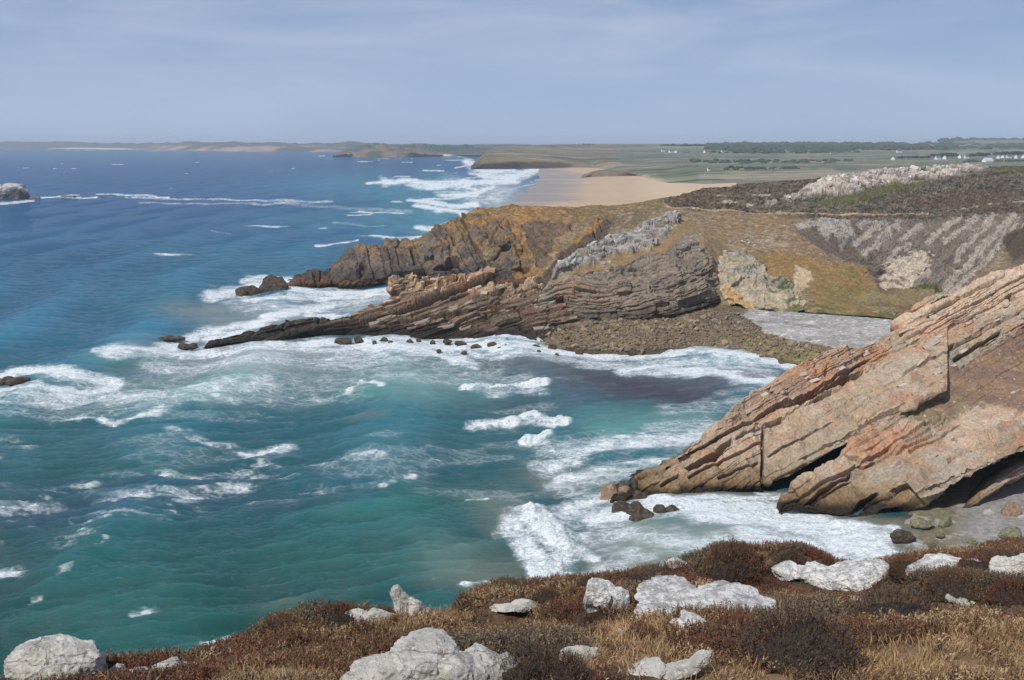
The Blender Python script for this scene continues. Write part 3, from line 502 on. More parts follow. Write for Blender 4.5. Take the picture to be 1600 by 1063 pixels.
# ================================================================== THE MIDDLE HILL AND THE FAR SPIT
def main_hill():
    r0 = [Wp(438, 454, -1.2), Wp(500, 453, -1.2), Wp(600, 451, -1), Wp(850, 451, -1), Wp(950, 452, 2), Wp(1100, 472, 3), Wp(1130, 480, 4), Wp(1200, 484, 5), Wp(1300, 490, 5), Wp(1400, 498, 5), Wp(1500, 500, 5), Wp(1720, 500, 5)]
    r1 = [Dp(438, 452, 397), Dp(480, 441, 400), Dp(600, 433, 403), Dp(745, 420, 405), Dp(850, 425, 408), Dp(900, 432, 398), Dp(1000, 440, 380), Dp(1110, 458, 332), Dp(1130, 462, 330), Dp(1200, 463, 327), Dp(1300, 470, 326), Dp(1400, 480, 325), Dp(1720, 480, 325)]
    r2 = [Dp(438, 451, 400), Dp(480, 431, 406), Dp(600, 410, 414), Dp(745, 380, 418), Dp(850, 385, 425), Dp(900, 395, 422), Dp(1000, 400, 425), Dp(1080, 420, 370), Dp(1130, 418, 344), Dp(1170, 425, 342), Dp(1200, 440, 345), Dp(1300, 450, 345), Dp(1400, 460, 345), Dp(1720, 450, 350)]
    r3 = [Dp(438, 450, 402), Dp(480, 425, 410), Dp(600, 394, 422), Dp(745, 346, 436), Dp(850, 350, 450), Dp(950, 355, 460), Dp(1035, 350, 450), Dp(1090, 375, 400), Dp(1130, 388, 378), Dp(1200, 400, 378), Dp(1300, 415, 372), Dp(1400, 425, 378), Dp(1500, 420, 385), Dp(1720, 405, 400)]
    r4 = [Dp(438, 449, 404), Dp(455, 437, 407), Dp(470, 427, 410), Dp(482, 421, 412), Dp(500, 417, 414), Dp(512, 412, 416), Dp(537, 410, 420), Dp(550, 395, 422), Dp(570, 389, 424), Dp(587, 383, 427), Dp(596, 389, 428), Dp(615, 385, 430), Dp(630, 375, 433), Dp(645, 379, 435), Dp(670, 367, 439), Dp(700, 352, 445), Dp(725, 336, 450), Dp(745, 322, 455),
          Dp(760, 327, 458), Dp(775, 326, 462), Dp(800, 320, 468), Dp(815, 324, 470), Dp(850, 325.5, 478), Dp(900, 328, 485), Dp(950, 330, 490), Dp(1035, 324, 490), Dp(1100, 336, 475), Dp(1200, 348, 455), Dp(1300, 352, 452), Dp(1400, 356, 462), Dp(1500, 342, 485), Dp(1720, 335, 500)]
    r5 = [Bp(438, 409, -2), Bp(500, 420, 3), Bp(600, 434, 9), Bp(670, 446, 16), Bp(745, 463, 27), Dp(800, 322.5, 478), Dp(850, 324.5, 488), Dp(900, 324.5, 498), Dp(950, 322, 508), Dp(1000, 316, 518), Dp(1035, 313, 530), Dp(1060, 320, 522), Dp(1100, 326, 510), Dp(1200, 331.5, 502), Dp(1300, 333, 502), Dp(1400, 334, 510), Dp(1500, 325.5, 528), Dp(1600, 317, 542), Dp(1720, 312, 550)]
    r6 = [Bp(438, 430, -3), Bp(600, 470, -3), Bp(745, 520, 15), Bp(850, 530, 20), Bp(950, 540, 22), Dp(1035, 312, 545), Dp(1060, 307, 555), Dp(1100, 296, 572), Dp(1150, 291, 585), Dp(1200, 286, 600), Dp(1287, 278, 630), Dp(1340, 272, 650), Dp(1400, 266, 680), Dp(1450, 263, 700), Dp(1550, 260.5, 710), Dp(1720, 262, 720)]
    r7 = [Bp(438, 480, -4), Bp(600, 520, -4), Bp(745, 600, -3), Bp(850, 620, 0), Bp(1035, 680, 5), Bp(1200, 800, 8), Bp(1720, 950, 8)]
    s = loft([r0, r1, r2, r3, r4, r5, r6, r7], 438, 1720, 1.35, 1.0)
    P = s.P; n0 = smooth_n(s)
    heath = pm(s, [(1035, 314), (1060, 300), (1100, 290), (1200, 280), (1400, 260), (1720, 250), (1720, 345), (1600, 350), (1540, 352), (1500, 345), (1450, 350), (1380, 352), (1310, 345), (1230, 340), (1200, 334), (1080, 328), (1050, 322)], 5, 5)
    ridge = pm(s, [(1196, 322), (1225, 310), (1262, 294), (1290, 280), (1400, 266), (1500, 261), (1545, 263), (1520, 270), (1440, 283), (1380, 290), (1330, 303), (1290, 311), (1235, 312)], 6, 5)
    ridge *= ss(.40, .5, fbm(P, 9, 4, 70))
    scree = rough(s, pm(s, [(1235, 347), (1300, 342), (1380, 343), (1440, 352), (1500, 343), (1560, 335), (1600, 335), (1592, 362), (1560, 390), (1530, 420), (1480, 458), (1455, 470), (1470, 430), (1500, 385), (1440, 395), (1400, 392), (1370, 405), (1330, 412), (1290, 395), (1260, 375)], 26, 8), 5, 702, .8, (3, 1, 1))
    aa, bb_ = P@unit((.56, .82, .08)), P@unit((.82, -.56, 0)); RQ = np.stack([aa/8, bb_, P[:, 2]*.2], 1); rib_ = fbm(RQ, 3.2, 5, 630, gain=.6)
    scree2 = rough(s, pm(s, [(1380, 432), (1395, 405), (1430, 392), (1456, 398), (1452, 415), (1420, 450), (1390, 468), (1375, 465)], 20, 10), 4, 703, .9, (3, 1, 1))
    cliff = rough(s, pm(s, [(1103, 400), (1150, 395), (1185, 412), (1205, 430), (1240, 440), (1262, 470), (1255, 490), (1150, 484), (1128, 462)], 18, 6), 6, 704, .5)
    spit = pm(s, [(430, 460), (430, 400), (560, 380), (630, 370), (700, 350), (750, 330), (800, 345), (830, 400), (850, 460)], 12, 8)
    gull = pm(s, [(838, 445), (870, 400), (920, 360), (935, 342), (962, 340), (950, 365), (925, 400), (905, 425), (880, 450)], 6, 6)
    gully2 = pm(s, [(815, 352), (850, 345), (890, 352), (865, 380), (850, 425), (836, 402)], 6, 7)
    # relief
    h1, h2, g, k, tk = strata(P, (.80, -.05, .58), (-.55, .1, .8), 5.2, 13., 5, 5., 26, .8, 1.2)
    rocky = np.clip(spit+gull+gully2*.8, 0, 1)
    d = rocky*(h1*1.6+h2*1.9+g*1.0)+rocky*((fbm(P, 5, 5, 44, gain=.62)-.5)*5.2+(fbm(P, 14, 3, 144)-.5)*6)
    h1b, h2b, gb, kb, tkb = strata(P, (-.45, -.1, .85), (.8, .2, .4), 2.2, 6., 15, 2., 18, .5)
    d += ((rib_-.5)*5)*pm(s, [(1240, 345), (1592, 335), (1592, 370), (1480, 470), (1400, 480), (1330, 400)], 20); d += cliff*(h2b*2.0+(fbm(P, 4, 4, 45)-.5)*5)+scree*(h1b*1.2+gb*.7+(fbm(P, 3, 3, 46)-.5)*1.2)
    d += ridge*(hashf(np.floor(P[:, 0]/2.4+P[:, 2]*.3), np.floor(P[:, 1]/5.), kb*0, 3)*2.4+1.0)
    d += heath*(1-ridge)*(fbm(P, 2.0, 4, 47, gain=.6)-.5)*2.6*(P[:, 1] > 470)
    d += (1-rocky)*((fbm(P, 14, 4, 48)-.5)*2.8+(fbm(P, 2.2, 4, 148, gain=.6)-.5)*1.5)*ss(3, 8, P[:, 2])
    # carved caves and overhangs of the far spit
    for poly, dep in (([(592, 436), (610, 428), (640, 422), (665, 424), (668, 429), (640, 433), (600, 440)], 6), ([(677, 420), (690, 411), (705, 406), (718, 408), (716, 418), (700, 421)], 7),
                      ([(560, 420), (566, 412), (572, 412), (568, 428), (562, 430)], 3), ([(778, 386), (790, 382), (800, 382), (797, 391), (786, 393)], 4), ([(800, 420), (818, 412), (830, 416), (815, 424)], 4),
                      ([(640, 384), (644, 384), (649, 410), (646, 412)], 3), ([(703, 366), (706, 366), (712, 385), (708, 386)], 2), ([(664, 398), (676, 396), (676, 402), (664, 402)], 2.5), ([(486, 424), (492, 424), (500, 442), (494, 445)], 2.5)):
        d -= pm(s, poly, 2.5, 2)*dep
    s.P = P+n0*d[:, None]; s.P[:, 2] += ss(.0, .1, heath)*0
    # vertical columns standing on the spit crest
    s.P[:, 2] += spit*ss(.5, .8, fbm(P, 4, 3, 52, (1, 3, 3)))*1.6*ss(6, 16, P[:, 2])
    # colours
    s.col[:] = A(138, 118, 92); paint(s, ss(.45, .6, fbm(P, 25, 4, 60)), (150, 124, 94), .7); paint(s, ss(.54, .64, fbm(P, 12, 4, 61)), (112, 94, 66), .5)
    paint(s, pm(s, [(860, 320), (1035, 308), (1040, 325), (960, 345), (880, 345)], 8), (128, 108, 66), .85)
    paint(s, pm(s, [(955, 335), (1000, 325), (1036, 322), (1030, 335), (985, 350), (950, 365)], 8), (110, 96, 80), .7)
    paint(s, spit, (101, 92, 84)); paint(s, spit*ss(.5, .6, fbm(P, 8, 4, 62)), (126, 114, 102), .6)
    paint(s, spit*ss(.50, .60, fbm(P, 6, 5, 710, gain=.6))*ss(4, 14, P[:, 2]), (150, 118, 80), .6); paint(s, spit*(1-ss(5, 9, s.P[:, 2]+(fbm(P, 8, 3, 63)-.5)*5)), (72, 67, 62), .75)
    och = rough(s, pm(s, [(646, 378), (700, 350), (735, 326), (850, 322), (930, 333), (905, 350), (885, 370), (862, 400), (850, 430), (815, 440), (798, 430), (800, 400), (812, 372), (790, 352), (762, 362), (735, 352), (715, 366), (690, 368)], 22, 12, 14), 9, 705, .7)
    paint(s, och*ss(.32, .5, fbm(P, 9, 4, 64)), (158, 122, 76), .9); paint(s, och*ss(.52, .62, fbm(P, 6, 4, 65)), (128, 104, 66), .8)
    paint(s, pm(s, [(795, 322), (850, 325), (850, 340), (815, 350), (800, 375), (808, 345)], 5), (178, 132, 70), .75)
    paint(s, gully2, (106, 92, 80), .8); paint(s, gull, (92, 80, 70), .9); paint(s, pm(s, [(890, 378), (930, 345), (945, 342), (930, 362), (900, 385)], 4, 3), (178, 132, 62), .6)
    paint(s, pm(s, [(752, 392), (768, 398), (775, 412), (755, 408)], 4, 4), (150, 138, 100), .8)
    band = spit*(1-ss(2.6, 3.4, s.P[:, 2]))*ss(-.5, 1.2, s.P[:, 2]); paint(s, band, (112, 78, 54), .75); paint(s, spit*(1-ss(.4, 1.6, s.P[:, 2])), (46, 40, 36), .9)
    # heather hill
    hn = fbm(P, 3.2, 3, 66); hb = fbm(P, 30, 4, 67)
    paint(s, heath, (90, 80, 64)); paint(s, heath*ss(.5, .6, hn), (118, 106, 88), .8); paint(s, heath*(1-ss(.38, .48, hn)), (58, 54, 44), .8)
    paint(s, heath*ss(.52, .62, hb)*.6, (98, 76, 58)); paint(s, heath*ss(.60, .70, fbm(P, 1.3, 3, 68)), (150, 140, 130), .6); paint(s, heath*(1-ss(.30, .40, fbm(P, 1.5, 3, 640))), (44, 40, 34), .8)
    paint(s, pm(s, [(1285, 310), (1340, 302), (1370, 290), (1440, 284), (1440, 292), (1380, 303), (1320, 320), (1280, 318)], 10, 8), (98, 98, 58), .8)
    paint(s, pm(s, [(1545, 262), (1720, 262), (1720, 270), (1560, 268)], 5, 4), (102, 98, 54), .8)
    paint(s, ridge, (202, 190, 176)); paint(s, ridge*(1-ss(.42, .5, fbm(P, 4, 3, 69))), (132, 120, 108), .8)
    wl = [[(1340, 325), (1420, 332), (1500, 326), (1540, 318), (1600, 314)], [(1560, 318), (1580, 314)]]
    paint(s, (1-ss(.5, 1.7, ldist(s.px, s.py+(fbm(P, 20, 2, 71)-.5)*4, [(1480, 330), (1530, 321), (1590, 316), (1700, 312)])))*ss(.4, .55, fbm(P, 5, 3, 72)), (170, 158, 138), .9)
    paint(s, 1-ss(.5, 1.5, ldist(s.px, s.py, [(1036, 315), (1041, 321), (1050, 323.5), (1080, 325), (1120, 330), (1160, 332), (1220, 334), (1320, 335), (1450, 335)])), (188, 160, 124), .85)
    for px_, py_, a_, b_ in ((1140, 316, 14, 2.4), (1190, 306, 20, 2.0), (1172, 320, 8, 2), (1120, 306, 9, 1.5)):
        m = (1-ss(.6, 1, np.sqrt(((s.px-px_)/a_)**2+((s.py-py_)/b_)**2)))*ss(.4, .5, fbm(P, 4, 3, 73)); paint(s, m, (188, 176, 160), .9)
    # saddle grass, bowl, scree
    paint(s, pm(s, [(1090, 345), (1240, 336), (1300, 400), (1350, 415), (1280, 420), (1200, 412), (1150, 390)], 10), (146, 118, 88), .8)
    tn = fbm(P, 1.7, 3, 600); paint(s, ss(.53, .62, tn)*(1-heath)*(1-rocky)*ss(3, 10, s.P[:, 2]), (112, 98, 74), .7); paint(s, (1-ss(.34, .42, tn))*(1-heath)*(1-rocky), (168, 148, 122), .6)
    paint(s, pm(s, [(1120, 372), (1180, 362), (1230, 360), (1236, 380), (1180, 395), (1130, 388)], 8, 10)*ss(.5, .58, fbm(P, 4, 4, 74)), (168, 152, 134), .7)
    st_ = fbm(np.stack([P@unit((.75, .2, .55)), P@unit((-.6, .1, .75)), P[:, 1]*.1], 1), 1.5, 5, 75, (7, 1, 4), .62)
    st2 = fbm(np.stack([P@unit((.75, .2, .55)), P@unit((-.6, .1, .75)), P[:, 1]*.1], 1), 5, 4, 78, (5, 1, 4))
    paint(s, scree, (168, 158, 146)); paint(s, scree*ss(.5, .62, fbm(P, 8, 3, 76)), (160, 156, 152), .8); paint(s, scree*ss(1380, 1460, s.px)*.4, (206, 184, 158))
    paint(s, scree*ss(1250, 1280, s.px)*(1-ss(1340, 1390, s.px))*ss(360, 380, s.py+(st2-.5)*60), (128, 122, 118), .8)
    dark = pm(s, [(1330, 405), (1372, 398), (1392, 386), (1440, 384), (1480, 376), (1500, 366), (1512, 378), (1500, 400), (1478, 425), (1465, 470), (1420, 490), (1378, 470), (1362, 432)], 8, 8)
    paint(s, dark*(1-scree2), (94, 84, 72)); paint(s, dark*(1-scree2)*ss(.5, .58, fbm(P, 2.6, 3, 77)), (130, 118, 106), .7)
    paint(s, scree*ss(.50, .56, rib_)*ss(1330, 1400, s.px), (92, 80, 68), .95); paint(s, ss(.56, .62, rib_)*ss(1400, 1450, s.px)*pm(s, [(1400, 380), (1500, 350), (1592, 350), (1560, 400), (1480, 465), (1440, 480), (1420, 440)], 10), (176, 162, 146), .9); paint(s, scree*ss(.54, .6, fbm(P, 1.6, 3, 631)), (120, 112, 104), .6); paint(s, scree*ss(.55, .6, st2), (100, 86, 70), .85)
    reg = rough(s, pm(s, [(1345, 352), (1400, 348), (1592, 333), (1596, 362), (1560, 400), (1485, 468), (1440, 475), (1455, 430), (1440, 400), (1380, 420), (1345, 405)], 14), 4, 720, .5)
    paint(s, reg*(1-scree2), (122, 110, 98), .85); lw = (fbm(P, 4, 4, 721)-.5)*9; sk = np.zeros(len(P))
    for ln, wd in (([(1584, 337), (1548, 374), (1502, 424), (1466, 462)], 8), ([(1552, 337), (1522, 368), (1496, 402)], 7), ([(1526, 340), (1500, 358), (1477, 378)], 6.5), ([(1500, 342), (1470, 358), (1452, 376)], 6), ([(1440, 352), (1424, 362), (1408, 374)], 5),
                   ([(1422, 382), (1400, 395), (1380, 413)], 4.5), ([(1566, 382), (1532, 416), (1500, 447), (1484, 460)], 5), ([(1402, 352), (1378, 372), (1352, 396)], 7), ([(1376, 350), (1352, 368), (1336, 380)], 6), ([(1588, 352), (1560, 378)], 4)):
        sk = np.maximum(sk, 1-ss(wd*.35, wd*1.1, ldist(s.px+lw, s.py+lw*.6, ln)))
    paint(s, np.clip(rough(s, sk, 2.2, 722, .9, (2, 1, 1)), 0, 1), (178, 167, 152), .85); paint(s, sk*ss(.52, .6, fbm(P, 1.6, 3, 723)), (140, 130, 120), .6)
    paint(s, scree2*ss(.35, .45, fbm(P, 5, 4, 79)), (196, 180, 158), .95)
    paint(s, pm(s, [(1565, 372), (1600, 352), (1720, 340), (1720, 425), (1580, 412)], 8), (82, 72, 60), .95); paint(s, pm(s, [(1545, 425), (1600, 400), (1720, 400), (1720, 470), (1530, 470)], 10), (128, 108, 92), .6)
    paint(s, pm(s, [(1430, 450), (1460, 442), (1472, 450), (1455, 462), (1430, 460)], 6, 6), (84, 92, 46), .85)
    paint(s, pm(s, [(1180, 398), (1240, 396), (1290, 412), (1350, 418), (1368, 442), (1366, 490), (1300, 492), (1270, 478), (1262, 450), (1240, 436), (1200, 425)], 10, 9), (144, 116, 72), .85)
    paint(s, pm(s, [(1275, 440), (1310, 420), (1345, 425), (1350, 460), (1330, 492), (1290, 490)], 16, 14)*ss(.4, .6, fbm(P, 7, 4, 80)), (122, 112, 70), .75)
    paint(s, pm(s, [(1340, 470), (1400, 470), (1440, 480), (1440, 500), (1340, 495)], 8, 8), (132, 104, 62), .75)
    paint(s, cliff, (176, 162, 138)); paint(s, cliff*ss(.5, .6, fbm(P, 5, 4, 81)), (150, 144, 134), .75); paint(s, cliff*ss(.56, .62, fbm(P, 3, 4, 82))*ss(1180, 1220, s.px+(450-s.py)), (84, 94, 52), .9)
    paint(s, rough(s, pm(s, [(1242, 416), (1264, 415), (1268, 438), (1258, 452), (1242, 450)], 16, 6), 3, 706, 1.), (196, 174, 144), .9)
    paint(s, pm(s, [(1128, 445), (1140, 446), (1160, 465), (1190, 486), (1150, 482), (1132, 462)], 5, 4), (190, 148, 98), .75)
    paint(s, pm(s, [(1180, 478), (1260, 474), (1330, 486), (1420, 492), (1440, 505), (1300, 496), (1180, 488)], 5, 7)*ss(.45, .55, fbm(P, 3, 3, 83)), (92, 96, 52), .8)
    mottle(s, .24, 3, 84); mottle(s, .34, 1.0, 85, octv=3)
    hill = tag(finish(s, 'headland', M_land, False), 'brown heath headland with the dark far spit and the grey scree bowl', None, None, 'structure')
    return s, hill
S_hill, O_hill = main_hill()

def spur():
    s = loft([[Wp(832, 512, -.5), Wp(900, 516, .5), Wp(1000, 514, 1), Wp(1060, 504, 2), Wp(1130, 484, 3), Wp(1190, 486, 3)],
              [Dp(832, 505, 306), Dp(850, 490, 307), Dp(900, 478, 308), Dp(1000, 475, 309), Dp(1060, 468, 313), Dp(1110, 455, 326), Dp(1130, 462, 331), Dp(1190, 475, 331)],
              [Dp(832, 500, 308), Dp(850, 472, 309), Dp(870, 455, 311), Dp(900, 450, 312), Dp(1000, 440, 318), Dp(1060, 430, 324), Dp(1110, 420, 336), Dp(1130, 445, 340), Dp(1190, 465, 345)],
              [Dp(832, 498, 310), Dp(848, 462, 311), Dp(862, 436, 314), Dp(880, 427, 318), Dp(900, 425, 320), Dp(950, 415, 328), Dp(1000, 405, 338), Dp(1050, 388, 350), Dp(1100, 378, 360), Dp(1125, 392, 364), Dp(1190, 425, 385)],
              [Dp(832, 497, 312), Dp(850, 450, 314), Dp(866, 425, 320), Dp(880, 412, 326), Dp(900, 400, 334), Dp(950, 380, 360), Dp(985, 368, 376), Dp(1000, 360, 385), Dp(1025, 350, 400), Dp(1050, 338, 415), Dp(1085, 350, 412), Dp(1130, 370, 402), Dp(1190, 380, 412)],
              [Bp(832, 330, -2), Bp(866, 338, 5), Bp(880, 345, 8), Bp(950, 385, 13), Bp(1000, 410, 18), Bp(1050, 445, 22), Bp(1130, 430, 19), Bp(1190, 440, 15)]], 832, 1190, .95, .85)
    P = s.P; n0 = smooth_n(s)
    Q = P.copy(); Q[:, 2] += 1.8*np.sin((P[:, 0]-30)/26.)-3*np.exp(-((s.px-880)/34)**2)
    NS = (-.20, .12, .97); h1, h2, g, k, tk = strata(Q, NS, (1, .05, .20), 1.9, 6.5, 25, 1.4, 16, .5, .5)
    a1, a2, ag, _, _ = strata(Q, NS, (1, .05, .20), .62, 3., 26, .8, 7, .35, .5)
    face = rough(s, pm(s, [(828, 520), (850, 450), (900, 432), (960, 418), (1050, 392), (1098, 382), (1112, 400), (1125, 450), (1135, 485), (1060, 510), (900, 520)], 22, 6), 7, 701, .5)
    crag = pm(s, [(862, 436), (880, 412), (940, 385), (1000, 352), (1052, 333), (1062, 345), (1040, 372), (1015, 392), (985, 398), (940, 402), (930, 415), (890, 420), (870, 430)], 6, 7)*ss(.36, .48, fbm(P, 6, 4, 90))
    crag2 = pm(s, [(1070, 368), (1092, 364), (1094, 392), (1050, 398), (960, 426), (960, 418), (1040, 392)], 5, 5)
    rk = np.clip(face+crag+crag2, 0, 1)
    d = face*(h1*1.2+h2*1.7+g*.8+a1*.9+a2*.8+ag*.7+(fbm(P, 9, 4, 191)-.5)*4.5)+crag*(1.8+h1*1.6+h2*2.6+g*1.4)+crag2*(h2*1.6+g*.6)+(fbm(P, 4, 4, 91)-.5)*1.7*(1-.3*rk)
    for poly, dep in (([(868, 470), (880, 462), (884, 474), (874, 478)], 3), ([(1010, 498), (1060, 492), (1110, 478), (1110, 484), (1060, 499), (1010, 504)], 2.5)):
        d -= pm(s, poly, 3, 3)*dep
    s.P = P+n0*d[:, None]
    s.col[:] = A(150, 124, 90); paint(s, ss(.5, .62, fbm(P, 9, 4, 92)), (138, 120, 92), .7)
    paint(s, face, (140, 126, 110)); paint(s, face*ss(.1, .4, h1)*.5, (146, 132, 114)); paint(s, face*ss(.52, .6, fbm(P, 7, 4, 93)), (118, 108, 98), .6)
    paint(s, face*ss(.1, .3, h2)*pm(s, [(840, 520), (860, 430), (900, 440), (960, 450), (960, 480), (900, 490)], 8), (162, 134, 108), .7)
    paint(s, pm(s, [(835, 500), (858, 442), (880, 415), (900, 415), (875, 450), (850, 490)], 8), (162, 150, 132), .6)
    paint(s, face*(1-ss(5, 8, s.P[:, 2])), (84, 76, 68), .75); paint(s, crag, (168, 162, 154)); paint(s, crag*(1-ss(.42, .52, fbm(P, 2.6, 3, 94))), (116, 110, 104), .7); paint(s, crag2, (132, 124, 114), .7)
    mottle(s, .25, 2.2, 95)
    o = tag(finish(s, 'spur', M_land, False), 'folded layered rock spur with a grey crag along its grassy ridge', None, None, 'structure')
    return s, o
S_spur, O_spur = spur()

def middle_spit():
    base = [Wp(318, 545, -1), Wp(330, 543, -1), Wp(400, 538, -1), Wp(440, 534, -1), Wp(500, 527, -1), Wp(540, 525, -1), Wp(600, 530, -1), Wp(700, 528, -1), Wp(770, 533, -1), Wp(850, 543, -1), Wp(930, 546, -1)]
    def up(dy, dY, pts): return [Dp(a, b, c) for a, b, c in pts]
    s = loft([base,
              [Dp(318, 544, 282), Dp(335, 537, 284), Dp(400, 528, 288), Dp(500, 516, 298), Dp(540, 512, 300), Dp(600, 512, 299), Dp(700, 508, 301), Dp(800, 512, 300), Dp(900, 522, 298), Dp(930, 530, 297)],
              [Dp(318, 543, 283), Dp(335, 532, 287), Dp(400, 520, 292), Dp(500, 503, 303), Dp(560, 496, 306), Dp(600, 488, 307), Dp(700, 478, 309), Dp(800, 482, 308), Dp(880, 495, 304), Dp(930, 515, 302)],
              [Dp(318, 543, 284), Dp(335, 530, 288), Dp(400, 516, 294), Dp(500, 497, 306), Dp(560, 489, 310), Dp(600, 466, 314), Dp(640, 450, 318), Dp(700, 447, 320), Dp(800, 456, 318), Dp(880, 476, 312), Dp(930, 505, 306)],
              [Dp(318, 543, 285), Dp(328, 530, 289), Dp(345, 528, 290), Dp(372, 529, 291), Dp(378, 515, 294), Dp(400, 513, 296), Dp(425, 505, 299), Dp(436, 507, 300), Dp(445, 499, 302), Dp(470, 495, 306), Dp(490, 497, 307), Dp(500, 492, 309), Dp(520, 492, 311), Dp(550, 489, 313), Dp(565, 480, 316), Dp(585, 472, 318), Dp(603, 460, 320), Dp(608, 446, 321), Dp(618, 437, 323), Dp(632, 439, 323), Dp(645, 436, 324), Dp(655, 441, 324), Dp(668, 430, 325), Dp(690, 437, 325), Dp(710, 430, 326),
               Dp(740, 430, 327), Dp(760, 424, 328), Dp(768, 440, 326), Dp(800, 441, 326), Dp(815, 447, 325), Dp(830, 439, 325), Dp(850, 452, 322), Dp(870, 462, 320), Dp(890, 470, 317), Dp(905, 480, 315), Dp(930, 505, 310)],
              [Bp(318, 290, -2), Bp(400, 304, -2), Bp(500, 325, -2), Bp(600, 340, -1), Bp(760, 350, 0), Bp(930, 345, 0)]], 318, 930, .95, .8)
    P = s.P; n0 = smooth_n(s, 3)
    Q = P.copy(); Q[:, 2] += 4*np.exp(-((s.px-560)/160)**2)*((s.px-560)/160)-3*np.sin((s.px-600)/110.)
    NM = (-.24, .13, .97); h1, h2, g, k, tk = strata(Q, NM, (1, .05, .24), 1.7, 9., 35, .9, 26, .9, .3)
    a1, a2, ag, _, _ = strata(Q, NM, (1, .05, .24), .6, 4.2, 36, .5, 12, .4, .4)
    amp = ss(-1, 5, P[:, 2])*.8+.35
    d = amp*(h1*2.7+h2*1.7+g*1.3+a1*1.0+a2*.7+ag*.8)+(fbm(P, 2.5, 5, 96, gain=.6)-.5)*1.2
    for poly, dep in (([(765, 462), (785, 455), (797, 460), (790, 466), (770, 467)], 3.2), ([(650, 492), (720, 484), (780, 480), (790, 484), (720, 492), (655, 500)], 2.5), ([(560, 508), (620, 498), (690, 490), (690, 495), (620, 506), (560, 514)], 2.2),
                      ([(540, 494), (560, 486), (590, 470), (596, 472), (575, 490), (548, 500)], 2.0), ([(800, 440), (812, 440), (810, 452), (803, 452)], 2)):
        d -= pm(s, poly, 2.5, 3)*dep
    s.P = P+n0*d[:, None]
    top = ss(.48, .62, fbm(P, 3.4, 3, 97)); s.P[:, 2] += top*2.0*ss(8, 14, P[:, 2])
    s.col[:] = A(124, 106, 88); paint(s, ss(.0, .35, h1), (150, 126, 104), .7); paint(s, ss(.1, .4, h2)*ss(6, 10, P[:, 2]), (176, 150, 122), .6)
    paint(s, ss(.5, .6, fbm(P, 6, 4, 98, (2, 1, 1)))*ss(3.5, 8, P[:, 2]), (158, 116, 86), .6)
    paint(s, ss(10, 13, s.P[:, 2])*ss(.45, .56, fbm(P, 3, 4, 99)), (196, 168, 134), .7); paint(s, ss(9, 12, s.P[:, 2])*ss(.54, .6, fbm(P, 4, 3, 100))*(s.px < 770), (176, 128, 98), .7)
    paint(s, pm(s, [(800, 490), (850, 478), (890, 476), (895, 484), (840, 492), (800, 498)], 5, 5), (146, 96, 76), .75)
    paint(s, ss(.52, .62, fbm(P, 9, 4, 101))*(1-ss(8, 12, P[:, 2])), (92, 82, 72), .6)
    dk = 1-ss(1.2, 4.2, s.P[:, 2]+(fbm(P, 6, 3, 102)-.5)*3+(s.px-700)/400.); paint(s, dk, (52, 46, 40), .95); paint(s, (1-ss(520, 600, s.px))*.55, (66, 60, 52))
    mottle(s, .28, 1.6, 103)
    o = tag(finish(s, 'reef', M_land, False), 'long layered rock reef running out into the breakers', None, None, 'structure')
    return s, o
S_mid, O_mid = middle_spit()

